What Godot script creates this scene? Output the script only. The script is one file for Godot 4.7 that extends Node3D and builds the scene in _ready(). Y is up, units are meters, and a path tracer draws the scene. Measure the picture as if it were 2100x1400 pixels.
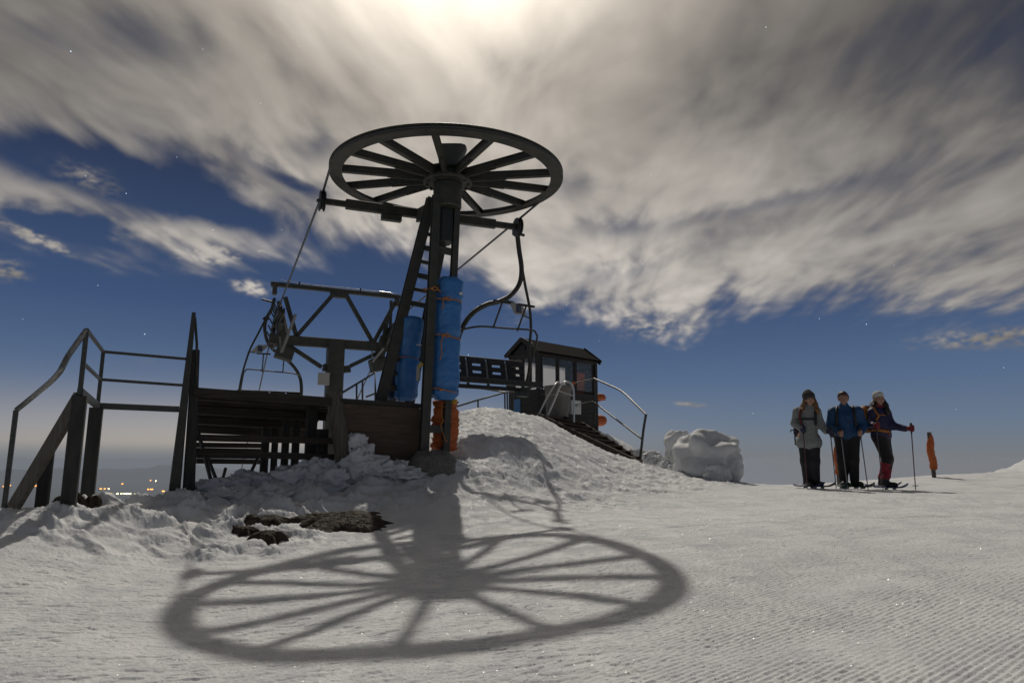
extends Node3D
# A chairlift top station on a snowy mountain under the moon. y up, metres.
# The tripod stands at the origin; -z looks up the piste.

const FOCAL := 1400.0
const PITCH := 0.16977
const EYE := Vector3(0, 1.10, 0)
const LAT := Vector3(0.906, 0, -0.423)     # across the lift line
const LINE := Vector3(-0.423, 0, -0.906)   # down the lift line
const HUB := Vector3(-0.98, 5.26, -9.83)   # centre of the bull wheel
var M := {}
var used := {}
var rng := RandomNumberGenerator.new()
var nz := FastNoiseLite.new()
var moon := Vector3(-0.0655, 0.7312, -0.6790)

func _ready():
	rng.seed = 7
	nz.seed = 11
	nz.noise_type = FastNoiseLite.TYPE_SIMPLEX_SMOOTH
	nz.frequency = 1.0
	nz.fractal_type = FastNoiseLite.FRACTAL_NONE
	camera_and_sky()
	make_materials()
	solve_ground()
	build_ground()
	build_far()
	build_pylon()
	build_cable()
	build_tower()
	build_deck()
	build_stairs_left()
	build_pads()
	build_chairs()
	build_hut()
	build_snow_and_rock()
	build_people()
	build_small()
	build_crystals()

func camera_and_sky():
	var cam := Camera3D.new()
	cam.name = "camera"
	add_child(cam)
	cam.position = EYE
	cam.rotation = Vector3(PITCH, 0, 0)
	cam.keep_aspect = Camera3D.KEEP_HEIGHT
	cam.fov = 53.13
	cam.near = 0.05
	cam.far = 200000.0
	cam.current = true
	var env := Environment.new()
	env.background_mode = Environment.BG_SKY
	env.tonemap_mode = Environment.TONE_MAPPER_LINEAR
	env.tonemap_exposure = 1.0
	env.sdfgi_enabled = true
	env.ssao_enabled = true
	env.ssil_enabled = true
	env.fog_enabled = true
	env.fog_density = 0.00003
	env.fog_light_color = Color(0.78, 0.83, 0.89)
	var sky := Sky.new()
	var pm := PanoramaSkyMaterial.new()
	pm.panorama = ImageTexture.create_from_image(sky_image())
	sky.sky_material = pm
	env.sky = sky
	var we := WorldEnvironment.new()
	we.environment = env
	we.name = "world_environment"
	add_child(we)
	var sun := DirectionalLight3D.new()
	sun.name = "moon_light"
	add_child(sun)
	sun.look_at_from_position(Vector3.ZERO, -moon, Vector3.UP)
	sun.light_energy = 0.58
	sun.light_color = Color(1.0, 0.97, 0.92)
	sun.light_angular_distance = 0.9
	sun.shadow_enabled = true

# ---------------------------------------------------------------- sky
var EDGE := [Vector2(-60, 15), Vector2(-38, 15.5), Vector2(-32, 15.1), Vector2(-25.6, 14.5), Vector2(-18.5, 16.6), Vector2(-10.5, 17.4), Vector2(-4, 15), Vector2(2, 12.3), Vector2(10, 10.8), Vector2(15, 10.3), Vector2(18.2, 12.0), Vector2(25, 11.4), Vector2(32, 10.4), Vector2(38, 9.8), Vector2(60, 12)]
# thin places in the cloud: azimuth, elevation, half width, half height, slant, strength
var GAPS := [[-36, 20.2, 6, 1.5, -0.1, 0.9], [-31, 20.2, 6, 1.7, -0.16, 1.0], [-24.5, 19.2, 4.5, 1.1, -0.22, 0.9], [-28, 22.5, 3.5, 1.1, -0.4, 0.5], [-30, 30, 5, 2.2, 0.0, 0.5], [-37, 28.5, 4, 1.6, -0.2, 0.45], [-19.6, 22.2, 3.2, 0.8, -0.35, 0.75], [-17, 24.6, 2.5, 1.2, 0.2, 0.35], [4.7, 22.5, 3.5, 1.2, 0, 0.35], [10, 19, 4, 1.1, 0, 0.45], [22.5, 19.9, 7, 0.9, 0.1, 0.35], [32, 30, 6, 1.8, 0.25, 0.22], [38, 27, 4, 2.6, 0.2, 0.2], [0, 31, 3, 1.5, 0, 0.2], [8.4, 15.3, 4.5, 1.4, 0.1, 0.4], [-35.3, 16.2, 4, 0.7, -0.1, 0.8]]
# lone small clouds
var PUFFS := [[-24.7, 15.5, 2.0, 0.75, 0.1, 0.9], [-21.5, 13.3, 1.4, 0.55, -0.1, 0.75], [-36, 15.0, 2.0, 0.42, -0.28, 0.9], [14.8, 4.3, 1.5, 0.22, -0.12, 0.55], [35.5, 8.2, 4.0, 0.7, -0.02, 0.65], [-37.4, 12.6, 1.2, 0.8, 0, 0.5], [-21, 16.0, 0.8, 0.4, 0.3, 0.5], [-33.3, 19.6, 2.2, 1.0, -0.2, 0.35], [12.5, 11.0, 4.0, 1.2, 0.0, 0.5], [-28.4, 7.1, 0.9, 0.25, 0.0, 0.2]]

const HORIZON := Vector3(0.190, 0.200, 0.212)

func sky_color(az: float, el: float, warp: FastNoiseLite, fine: FastNoiseLite) -> Vector3:
	var ce := cos(deg_to_rad(el))
	var d := Vector3(ce * sin(deg_to_rad(az)), sin(deg_to_rad(el)), -ce * cos(deg_to_rad(az)))
	var e := maxf(el, 0.0)
	var col: Vector3
	var a := [0.0, 2.5, 6.0, 12.0, 22.0, 45.0, 90.0]
	var c := [HORIZON, Vector3(0.142, 0.188, 0.258), Vector3(0.094, 0.148, 0.252), Vector3(0.047, 0.085, 0.184), Vector3(0.028, 0.045, 0.098), Vector3(0.018, 0.029, 0.060), Vector3(0.014, 0.023, 0.048)]
	for i in 6:
		if e <= a[i + 1]:
			col = c[i].lerp(c[i + 1], (e - a[i]) / (a[i + 1] - a[i]))
			break
	# town glow low over the plain
	var ga := (az + 24.0) / 24.0
	col += Vector3(0.21, 0.15, 0.078) * exp(-pow((e - 1.6) / 3.2, 2.0)) * smoothstep(0.0, 1.4, e) * exp(-ga * ga)
	if el < 0.5:
		return col
	var ang := rad_to_deg(acos(clampf(d.dot(moon), -1, 1)))
	var q := Vector2(d.x, d.z) / (d.y + 0.09)
	q.x += 0.16 * warp.get_noise_2d(q.x * 0.7, q.y * 0.5)
	q.y += 0.22 * warp.get_noise_2d(q.x * 0.7 + 31.0, q.y * 0.5 + 7.0)
	var big := warp.get_noise_2d(q.x * 0.9 + 3.0, q.y * 0.42)
	var mid := fine.get_noise_2d(q.x * 2.2, q.y * 1.15 + 9.0)
	var sm := fine.get_noise_2d(q.x * 8.0 + 5.0, q.y * 4.2)
	var wisp := warp.get_noise_2d(q.x * 9.0 + q.y * 1.2, q.y * 1.3)
	# where the sheet ends towards the horizon
	var low := 14.0
	for i in EDGE.size() - 1:
		if az >= EDGE[i].x and az < EDGE[i + 1].x:
			var t: float = (az - EDGE[i].x) / (EDGE[i + 1].x - EDGE[i].x)
			low = lerpf(EDGE[i].y, EDGE[i + 1].y, t * t * (3 - 2 * t))
	var cover := smoothstep(-2.0, 3.4, el - low + 1.7 * mid + 0.7 * sm + 0.9 * wisp) * (0.93 + 0.32 * big + 0.36 * mid + 0.09 * sm + 0.08 * wisp)
	for g in GAPS:
		var dx: float = (az - g[0]) * ce
		if absf(dx) > g[2] * 3.0:
			continue
		var dy: float = el - g[1] - g[4] * dx + 0.9 * mid + 0.5 * sm
		dx += 2.0 * big
		cover -= g[5] * exp(-(dx * dx) / (g[2] * g[2]) - (dy * dy) / (g[3] * g[3]))
	cover = clampf(cover, 0, 1)
	for g in PUFFS:
		var dx: float = (az - g[0]) * ce
		if absf(dx) > g[2] * 3.0:
			continue
		var dy: float = el - g[1] - g[4] * dx
		var k := exp(-(dx * dx) / (g[2] * g[2]) - (dy * dy) / (g[3] * g[3]))
		if k > 0.02:
			cover = maxf(cover, clampf(g[5] * k * (1.05 + 1.5 * fine.get_noise_2d(az * 0.55, el * 1.3) + 1.0 * warp.get_noise_2d(az * 1.2, el * 2.6)), 0, 1))
	var lum := (0.075 + 0.42 * exp(-pow(ang / 27.5, 2.0))) * lerpf(2.9, 0.66, smoothstep(10.0, 32.0, el)) + 1.55 * exp(-pow(ang / 12.0, 2.0))
	lum *= clampf(1.0 + 0.42 * mid + 0.15 * sm + 0.30 * big + 0.10 * wisp, 0.4, 1.8)
	var tint := Vector3(1.06, 0.985, 0.905).lerp(Vector3(1.09, 0.965, 0.80), exp(-pow(ang / 26.0, 2.0)))
	var o := cover * cover * (3 - 2 * cover)
	return col * (1.0 - 0.93 * o) + tint * lum * o * (0.72 + 0.28 * o)

func sky_image() -> Image:
	var warp := FastNoiseLite.new()
	warp.seed = 5
	warp.noise_type = FastNoiseLite.TYPE_SIMPLEX_SMOOTH
	warp.frequency = 1.0
	warp.fractal_octaves = 3
	var fine := FastNoiseLite.new()
	fine.seed = 23
	fine.noise_type = FastNoiseLite.TYPE_SIMPLEX_SMOOTH
	fine.frequency = 1.0
	fine.fractal_octaves = 4
	fine.fractal_gain = 0.55
	# whole sphere coarsely, then the part towards the lift finely, from the same formula
	var all := sky_part(0, 360, 90, -90, 512, 256, warp, fine)
	all.resize(4096, 2048, Image.INTERPOLATE_CUBIC)
	var near := sky_part(-45, 45, 45, 0, 1024, 512, warp, fine)
	# the panorama's first column looks to -z
	all.blit_rect(near, Rect2i(512, 0, 512, 512), Vector2i(0, 512))
	all.blit_rect(near, Rect2i(0, 0, 512, 512), Vector2i(4096 - 512, 512))
	return all

func sky_part(a0: float, a1: float, e0: float, e1: float, w: int, h: int, warp, fine) -> Image:
	var rows := []
	rows.resize(h)
	var job := func(j: int):
		var b := PackedFloat32Array()
		b.resize(w * 3)
		var el := lerpf(e0, e1, (j + 0.5) / h)
		var ground := HORIZON
		for i in w:
			var az := lerpf(a0, a1, (i + 0.5) / w)
			if az > 180.0:
				az -= 360.0
			var c := ground if el < 0.0 else sky_color(az, el, warp, fine)
			b[i * 3] = c.x
			b[i * 3 + 1] = c.y
			b[i * 3 + 2] = c.z
		rows[j] = b
	var task := WorkerThreadPool.add_group_task(job, h)
	WorkerThreadPool.wait_for_group_task_completion(task)
	var all := PackedFloat32Array()
	for r in rows:
		all.append_array(r)
	return Image.create_from_data(w, h, false, Image.FORMAT_RGBF, all.to_byte_array())

# ---------------------------------------------------------------- helpers
func P(u: float, v: float, d: float) -> Vector3:
	# survey point: bearing and height angle from the tripod, and its true distance ahead
	var x := (u - 1050.0) / FOCAL
	var y := (700.0 - v) / FOCAL
	var k := d / (cos(PITCH) - y * sin(PITCH))
	return EYE + Vector3(x * k, k * (sin(PITCH) + y * cos(PITCH)), -d)

func PY(u: float, v: float, h: float) -> Vector3:
	var r := P(u, v, 1.0) - EYE
	return EYE + r * ((h - EYE.y) / r.y)

func numbered(n: String) -> String:
	if not used.has(n):
		used[n] = 0
		return n
	used[n] += 1
	return "%s_%03d" % [n, used[n]]

func thing(n: String, label: String, category: String, at: Vector3, group := "") -> Node3D:
	var o := Node3D.new()
	o.name = numbered(n)
	add_child(o)
	o.position = at
	o.set_meta("label", label)
	o.set_meta("category", category)
	if group != "":
		o.set_meta("group", group)
	return o

func begin() -> SurfaceTool:
	var st := SurfaceTool.new()
	st.begin(Mesh.PRIMITIVE_TRIANGLES)
	return st

# shapes are drawn in world metres; a part undoes its thing's place
func part(parent: Node3D, n: String, shape, m: Material) -> MeshInstance3D:
	var o := MeshInstance3D.new()
	o.name = n
	o.mesh = shape.commit() if shape is SurfaceTool else shape
	o.material_override = m
	parent.add_child(o, true)
	if parent != self and not (parent is MeshInstance3D):
		o.position = -parent.position
	return o

func solo(n: String, shape, m: Material, label: String, category: String, group := "") -> MeshInstance3D:
	var o := MeshInstance3D.new()
	o.name = numbered(n)
	o.mesh = shape.commit() if shape is SurfaceTool else shape
	o.material_override = m
	add_child(o)
	o.set_meta("label", label)
	o.set_meta("category", category)
	if group != "":
		o.set_meta("group", group)
	return o

func tri(st: SurfaceTool, a: Vector3, b: Vector3, c: Vector3, n: Vector3):
	if (b - a).cross(c - a).dot(n) > 0.0:
		var t := b
		b = c
		c = t
	for v in [a, b, c]:
		st.set_normal(n)
		st.add_vertex(v)

func tri3(st: SurfaceTool, a: Vector3, na: Vector3, b: Vector3, nb: Vector3, c: Vector3, nc: Vector3):
	if (b - a).cross(c - a).dot(na + nb + nc) > 0.0:
		st.set_normal(na); st.add_vertex(a)
		st.set_normal(nc); st.add_vertex(c)
		st.set_normal(nb); st.add_vertex(b)
	else:
		st.set_normal(na); st.add_vertex(a)
		st.set_normal(nb); st.add_vertex(b)
		st.set_normal(nc); st.add_vertex(c)

func quad(st: SurfaceTool, a: Vector3, b: Vector3, c: Vector3, d: Vector3, n: Vector3):
	tri(st, a, b, c, n)
	tri(st, a, c, d, n)

func frame_of(dir: Vector3, up: Vector3) -> Array:
	var z := dir.normalized()
	var x := up.cross(z)
	if x.length() < 0.02:
		x = Vector3(0.906, 0, -0.423).cross(z)
	x = x.normalized()
	return [x, z.cross(x)]

# bevelled bar from a to b, w across, h along up
func beam(st: SurfaceTool, a: Vector3, b: Vector3, w: float, h: float, up := Vector3.UP, bevel := 0.1, w2 := -1.0, h2 := -1.0):
	var f := frame_of(b - a, up)
	var x: Vector3 = f[0]
	var y: Vector3 = f[1]
	if w2 < 0.0:
		w2 = w
	if h2 < 0.0:
		h2 = h
	var e := bevel * minf(w, h)
	var ra := []
	var rb := []
	for s in [[1, -1, 0], [1, 1, 0], [1, 1, 1], [-1, 1, 1], [-1, 1, 0], [-1, -1, 0], [-1, -1, 1], [1, -1, 1]]:
		var ix: float = e if s[2] == 1 else 0.0
		var iy: float = 0.0 if s[2] == 1 else e
		ra.append(a + x * s[0] * (w / 2 - ix) + y * s[1] * (h / 2 - iy))
		rb.append(b + x * s[0] * (w2 / 2 - ix) + y * s[1] * (h2 / 2 - iy))
	var z := (b - a).normalized()
	for i in 8:
		var j := (i + 1) % 8
		var n: Vector3 = ((ra[i] + ra[j]) / 2 - a)
		n = (ra[j] - ra[i]).cross(z).normalized() * (1.0 if (ra[j] - ra[i]).cross(z).dot(n) > 0 else -1.0)
		quad(st, ra[i], ra[j], rb[j], rb[i], n)
	for i in range(1, 7):
		tri(st, ra[0], ra[i], ra[i + 1], -z)
		tri(st, rb[0], rb[i], rb[i + 1], z)

func bar(a: Vector3, b: Vector3, w: float, h: float, up := Vector3.UP) -> SurfaceTool:
	var st := begin()
	beam(st, a, b, w, h, up)
	return st

func block(st: SurfaceTool, c: Vector3, x: Vector3, y: Vector3, z: Vector3):
	# box of half axes x, y, z
	beam(st, c - z, c + z, x.length() * 2, y.length() * 2, y.normalized(), 0.06)

func curve(pts: Array, n: int) -> Array:
	var out := []
	for i in pts.size() - 1:
		var p0 = pts[maxi(i - 1, 0)]
		var p1 = pts[i]
		var p2 = pts[i + 1]
		var p3 = pts[mini(i + 2, pts.size() - 1)]
		for k in n:
			var t := float(k) / n
			out.append(0.5 * ((2.0 * p1) + (p2 - p0) * t + (2.0 * p0 - 5.0 * p1 + 4.0 * p2 - p3) * t * t + (3.0 * p1 - p0 - 3.0 * p2 + p3) * t * t * t))
	out.append(pts[pts.size() - 1])
	return out

func tube(st: SurfaceTool, pts: Array, r, n := 8):
	var rings := []
	var up := Vector3(0.31, 0.9, 0.21).normalized()
	for i in pts.size():
		var d: Vector3 = (pts[mini(i + 1, pts.size() - 1)] - pts[maxi(i - 1, 0)]).normalized()
		var x := up.cross(d)
		if x.length() < 0.1:
			x = Vector3(0.9, 0.1, -0.4).cross(d)
		x = x.normalized()
		var y := d.cross(x)
		up = y
		var rr: float = r[i] if r is Array else r
		var ring := []
		for k in n:
			var a := TAU * k / n
			ring.append([pts[i] + (x * cos(a) + y * sin(a)) * rr, x * cos(a) + y * sin(a)])
		rings.append(ring)
	for i in rings.size() - 1:
		for k in n:
			var k2 := (k + 1) % n
			var A = rings[i][k]; var B = rings[i][k2]; var C = rings[i + 1][k2]; var D = rings[i + 1][k]
			tri3(st, A[0], A[1], B[0], B[1], C[0], C[1])
			tri3(st, A[0], A[1], C[0], C[1], D[0], D[1])
	var d0: Vector3 = (pts[0] - pts[1]).normalized()
	var d1: Vector3 = (pts[-1] - pts[-2]).normalized()
	for k in n:
		var k2 := (k + 1) % n
		tri(st, pts[0], rings[0][k][0], rings[0][k2][0], d0)
		tri(st, pts[-1], rings[-1][k][0], rings[-1][k2][0], d1)

func pipe(pts: Array, r, n := 8) -> SurfaceTool:
	var st := begin()
	tube(st, pts, r, n)
	return st

# profile (radius, height) turned about axis y of the given basis
func lathe(st: SurfaceTool, prof: Array, c: Vector3, bs: Basis, n: int, closed := false):
	var m := prof.size()
	for i in (m if closed else m - 1):
		var p: Vector2 = prof[i]
		var q: Vector2 = prof[(i + 1) % m]
		var nr := Vector2(q.y - p.y, p.x - q.x).normalized()
		for k in n:
			var a0 := TAU * k / n
			var a1 := TAU * (k + 1) / n
			var d0 := Vector3(cos(a0), 0, sin(a0))
			var d1 := Vector3(cos(a1), 0, sin(a1))
			var n0 := bs * (d0 * nr.x + Vector3.UP * nr.y)
			var n1 := bs * (d1 * nr.x + Vector3.UP * nr.y)
			var A := c + bs * (d0 * p.x + Vector3.UP * p.y)
			var B := c + bs * (d1 * p.x + Vector3.UP * p.y)
			var C := c + bs * (d1 * q.x + Vector3.UP * q.y)
			var D := c + bs * (d0 * q.x + Vector3.UP * q.y)
			tri3(st, A, n0, B, n1, C, n1)
			tri3(st, A, n0, C, n1, D, n0)

# skin over rings of points (all the same count), rounded normals, ends closed
func skin(st: SurfaceTool, rings: Array, caps := true):
	var n: int = rings[0].size()
	var cs := []
	var nor := []
	for r in rings:
		var c := Vector3.ZERO
		for p in r:
			c += p
		cs.append(c / n)
	for i in rings.size():
		var row := []
		for k in n:
			var du: Vector3 = rings[i][(k + 1) % n] - rings[i][(k + n - 1) % n]
			var dv: Vector3 = rings[mini(i + 1, rings.size() - 1)][k] - rings[maxi(i - 1, 0)][k]
			var q := du.cross(dv).normalized()
			if q.dot(rings[i][k] - cs[i]) < 0:
				q = -q
			row.append(q)
		nor.append(row)
	for i in rings.size() - 1:
		for k in n:
			var k2 := (k + 1) % n
			tri3(st, rings[i][k], nor[i][k], rings[i][k2], nor[i][k2], rings[i + 1][k2], nor[i + 1][k2])
			tri3(st, rings[i][k], nor[i][k], rings[i + 1][k2], nor[i + 1][k2], rings[i + 1][k], nor[i + 1][k])
	if caps:
		for e in [0, rings.size() - 1]:
			var d: Vector3 = (cs[e] - cs[1 if e == 0 else e - 1]).normalized()
			for k in n:
				tri(st, cs[e], rings[e][k], rings[e][(k + 1) % n], d)

# ---------------------------------------------------------------- materials
func lin(r: float, g: float, b: float) -> Color:
	return Color(r, g, b).linear_to_srgb()

func plain(r: float, g: float, b: float, rough := 0.7, metal := 0.0) -> StandardMaterial3D:
	var m := StandardMaterial3D.new()
	m.albedo_color = lin(r, g, b)
	m.roughness = rough
	m.metallic = metal
	return m

func noise_image(seed_: int, freq: float, oct: int, size := 256) -> Image:
	var f := FastNoiseLite.new()
	f.seed = seed_
	f.noise_type = FastNoiseLite.TYPE_SIMPLEX_SMOOTH
	f.frequency = freq
	f.fractal_octaves = oct
	return f.get_seamless_image(size, size)

# two colours mixed by a noise, on world triplanar axes
func mottled(a: Vector3, b: Vector3, seed_: int, freq: float, scale: Vector3, rough := 0.75, bias := 0.0, gain := 1.6) -> StandardMaterial3D:
	var im := noise_image(seed_, freq, 4)
	var im2 := noise_image(seed_ + 50, freq * 5.0, 3)
	var out := Image.create(256, 256, false, Image.FORMAT_RGB8)
	for y in 256:
		for x in 256:
			var t := clampf((im.get_pixel(x, y).r - 0.5) * gain + 0.5 + bias + (im2.get_pixel(x, y).r - 0.5) * 0.5, 0, 1)
			var c := a.lerp(b, t)
			out.set_pixel(x, y, Color(c.x, c.y, c.z).linear_to_srgb())
	out.generate_mipmaps()
	var m := StandardMaterial3D.new()
	m.albedo_texture = ImageTexture.create_from_image(out)
	m.uv1_triplanar = true
	m.uv1_world_triplanar = true
	m.uv1_scale = scale
	m.roughness = rough
	return m

func bumped(m: StandardMaterial3D, seed_: int, freq: float, strength: float) -> StandardMaterial3D:
	var im := noise_image(seed_, freq, 4)
	im.convert(Image.FORMAT_RGBA8)
	im.bump_map_to_normal_map(strength)
	m.normal_enabled = true
	m.normal_texture = ImageTexture.create_from_image(im)
	m.normal_scale = 1.0
	m.uv1_triplanar = true
	m.uv1_world_triplanar = true
	return m

func make_materials():
	M.steel = mottled(Vector3(0.024, 0.029, 0.023), Vector3(0.055, 0.049, 0.038), 3, 0.012, Vector3(1.3, 1.3, 1.3), 0.55)
	M.dark = plain(0.018, 0.020, 0.020, 0.5)
	M.black = plain(0.010, 0.010, 0.011, 0.5)
	M.rail = mottled(Vector3(0.030, 0.036, 0.034), Vector3(0.07, 0.065, 0.055), 9, 0.02, Vector3(3, 3, 3), 0.45)
	M.galv = mottled(Vector3(0.16, 0.16, 0.155), Vector3(0.34, 0.335, 0.32), 71, 0.03, Vector3(4, 4, 4), 0.5)
	M.galv.metallic = 0.6
	M.alu = plain(0.55, 0.55, 0.54, 0.35, 0.6)
	M.cable = plain(0.10, 0.10, 0.10, 0.38, 0.7)
	M.wood = mottled(Vector3(0.020, 0.016, 0.013), Vector3(0.056, 0.044, 0.034), 4, 0.02, Vector3(0.5, 5, 0.5), 0.85)
	M.brown = mottled(Vector3(0.055, 0.038, 0.027), Vector3(0.12, 0.080, 0.053), 14, 0.02, Vector3(0.4, 4, 0.4), 0.8)
	M.brown2 = mottled(Vector3(0.055, 0.039, 0.028), Vector3(0.115, 0.076, 0.050), 24, 0.02, Vector3(0.4, 4, 0.4), 0.8)
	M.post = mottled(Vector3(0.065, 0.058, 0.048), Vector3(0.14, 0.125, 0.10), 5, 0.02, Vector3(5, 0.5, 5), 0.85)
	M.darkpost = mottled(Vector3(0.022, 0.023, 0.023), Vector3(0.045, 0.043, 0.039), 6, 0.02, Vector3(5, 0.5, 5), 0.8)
	M.hut = mottled(Vector3(0.020, 0.018, 0.017), Vector3(0.042, 0.037, 0.033), 7, 0.02, Vector3(0.7, 6, 0.7), 0.8)
	M.blue = bumped(mottled(Vector3(0.030, 0.155, 0.42), Vector3(0.045, 0.20, 0.49), 8, 0.01, Vector3(2, 2, 2), 0.42), 41, 0.012, 6.0)
	M.navy = bumped(mottled(Vector3(0.008, 0.020, 0.07), Vector3(0.012, 0.03, 0.10), 18, 0.01, Vector3(2, 2, 2), 0.5), 42, 0.012, 6.0)  # blue pad cover again, darkened so the recess shade sits in the colour
	M.orange = bumped(mottled(Vector3(0.36, 0.075, 0.012), Vector3(0.50, 0.11, 0.016), 19, 0.014, Vector3(3, 3, 3), 0.6), 43, 0.012, 6.0)
	M.rope = plain(0.50, 0.19, 0.045, 0.8)
	M.concrete = mottled(Vector3(0.10, 0.095, 0.085), Vector3(0.19, 0.18, 0.16), 10, 0.02, Vector3(2.5, 2.5, 2.5), 0.9)
	M.rock = bumped(mottled(Vector3(0.016, 0.012, 0.008), Vector3(0.075, 0.054, 0.034), 12, 0.02, Vector3(1.7, 1.7, 1.7), 0.9), 44, 0.03, 9.0)
	M.white = plain(0.62, 0.62, 0.60, 0.5)
	M.greybox = plain(0.34, 0.33, 0.31, 0.6)
	M.bin = mottled(Vector3(0.14, 0.125, 0.105), Vector3(0.19, 0.17, 0.145), 13, 0.01, Vector3(1, 1, 1), 0.5)
	M.poster = plain(0.05, 0.14, 0.30, 0.4)
	M.roofing = plain(0.009, 0.008, 0.008, 0.95)
	M.roofing.metallic_specular = 0.1
	var frost := plain(0.72, 0.74, 0.74, 0.6)
	frost.backlight_enabled = true
	frost.backlight = Color(0.9, 0.9, 0.9)
	M.frost = frost
	var glass := StandardMaterial3D.new()
	glass.albedo_color = Color(0.75, 0.8, 0.8, 0.12)
	glass.transparency = BaseMaterial3D.TRANSPARENCY_ALPHA
	glass.roughness = 0.03
	M.glass = glass
	var snow := mottled(Vector3(0.57, 0.59, 0.615), Vector3(0.70, 0.71, 0.72), 15, 0.006, Vector3(0.9, 0.9, 0.9), 0.72)
	snow.metallic_specular = 0.35
	bumped(snow, 45, 0.09, 1.5)
	var rim_ := noise_image(77, 0.012, 4)
	var rough_map := Image.create(256, 256, false, Image.FORMAT_RGB8)
	for y in 256:
		for x in 256:
			var v := 0.88 - 0.30 * smoothstep(0.5, 0.72, rim_.get_pixel(x, y).r)
			rough_map.set_pixel(x, y, Color(v, v, v))
	snow.roughness = 1.0
	snow.roughness_texture = ImageTexture.create_from_image(rough_map)
	M.snow = snow

# ---------------------------------------------------------------- ground
var CP := []          # (x, distance, height)
var W := PackedFloat64Array()
var G := PackedFloat32Array()
const GX := -14.0
const GW := 234
const GH := 184
const GS := 0.12

func solve_ground():
	for q in [[0, 1062, 6.1], [0, 1150, 5.1], [0, 1400, 3.1], [120, 1040, 6.4], [220, 1031, 6.9], [345, 1024, 7.9], [450, 1006, 8.5], [300, 1080, 6.6], [300, 1150, 5.9], [20, 1100, 7.3], [130, 1080, 7.8], [220, 1060, 8.3], [560, 988, 9.0], [640, 985, 9.2], [700, 965, 9.6], [560, 1060, 7.6], [760, 1010, 8.6], [870, 962, 9.5], [920, 948, 9.9], [800, 1045, 8.0], [960, 1000, 8.95], [1000, 960, 9.6], [1020, 905, 10.6], [1020, 872, 12.2], [1000, 845, 15.0], [1080, 853, 17.0], [930, 852, 14.0], [1150, 908, 13.0], [1240, 962, 12.8], [1100, 1000, 9.8], [1250, 1000, 10.8], [1400, 985, 13.0], [1545, 994, 13.6], [1210, 918, 14.6], [1320, 951, 15.2], [1110, 858, 18.0], [1223, 885, 20.0], [1225, 938, 17.6], [1290, 968, 17.0], [1180, 900, 19.3], [1650, 993, 15.5], [1918, 979, 14.2], [2060, 970, 16.0], [1750, 987, 16.0], [1300, 1050, 9.0], [1700, 1064, 7.3]]:
		var w := P(q[0], q[1], q[2])
		CP.append(Vector3(w.x, -w.z, w.y))
	CP.append_array([Vector3(-0.53, 5.16, 0.23), Vector3(-0.45, 3.45, 0.20), Vector3(-0.53, 6.95, 0.32), Vector3(-2.09, 5.68, 0.20), Vector3(-2.1, 4.6, 0.165), Vector3(-1.8, 4.0, 0.14), Vector3(-1.36, 3.69, 0.15), Vector3(-1.36, 6.6, 0.28), Vector3(1.25, 5.2, 0.30), Vector3(0.46, 6.7, 0.40), Vector3(0, 1.5, 0.13), Vector3(-2, 2.5, 0.06), Vector3(2.5, 3, 0.27), Vector3(4, 5, 0.35), Vector3(5, 8, 0.49), Vector3(6.0, 11, 0.568), Vector3(7.2, 11.2, 0.56), Vector3(4.9, 10.6, 0.555), Vector3(5.36, 12.5, 0.57), Vector3(6.1, 12.5, 0.57), Vector3(6.8, 12.5, 0.55)])
	CP.append_array([Vector3(-8, 12, -1.4), Vector3(-5, 12, -0.9), Vector3(-6, 16, -3.6), Vector3(-3, 13, 0.2), Vector3(-3, 17, -1.0), Vector3(-12, 8, -1.8), Vector3(-12, 14, -5), Vector3(-6, 25, -9), Vector3(0, 25, 0.3), Vector3(0, 32, -4), Vector3(5, 22, 0.3), Vector3(8, 22, -1.2), Vector3(12, 20, -0.2), Vector3(15, 25, -3), Vector3(20, 15, 0.4), Vector3(12, 10, 0.6), Vector3(10, 4, 0.4), Vector3(15, 3, 0.3), Vector3(0, -5, -0.1), Vector3(-8, -4, -1), Vector3(8, -4, 0.2), Vector3(-7, 3, -0.4), Vector3(-10, 6, -0.7), Vector3(25, 30, -5), Vector3(-20, 25, -14), Vector3(-20, 5, -8), Vector3(20, -10, -1), Vector3(-15, -10, -5), Vector3(0, -15, -1), Vector3(0, 40, -9)])
	var n := CP.size()
	var N := n + 3
	var A := []
	for i in N:
		var row := PackedFloat64Array()
		row.resize(N + 1)
		if i < n:
			for j in n:
				row[j] = tps(Vector2(CP[i].x - CP[j].x, CP[i].y - CP[j].y).length_squared()) + (0.02 if i == j else 0.0)
			row[n] = 1.0
			row[n + 1] = CP[i].x
			row[n + 2] = CP[i].y
			row[N] = CP[i].z
		else:
			for j in n:
				row[j] = [1.0, CP[j].x, CP[j].y][i - n]
		A.append(row)
	for i in N:
		var best := i
		for k in range(i + 1, N):
			if absf(A[k][i]) > absf(A[best][i]):
				best = k
		var t = A[i]; A[i] = A[best]; A[best] = t
		for k in range(i + 1, N):
			var f: float = A[k][i] / A[i][i]
			if f != 0.0:
				var rk: PackedFloat64Array = A[k]
				var ri: PackedFloat64Array = A[i]
				for j in range(i, N + 1):
					rk[j] -= f * ri[j]
				A[k] = rk
	W.resize(N)
	for i in range(N - 1, -1, -1):
		var s: float = A[i][N]
		for j in range(i + 1, N):
			s -= A[i][j] * W[j]
		W[i] = s / A[i][i]
	G.resize(GW * GH)
	for j in GH:
		for i in GW:
			G[j * GW + i] = exact(GX + i * GS, j * GS)

func tps(r2: float) -> float:
	return 0.5 * r2 * log(r2 + 1e-9)

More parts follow.
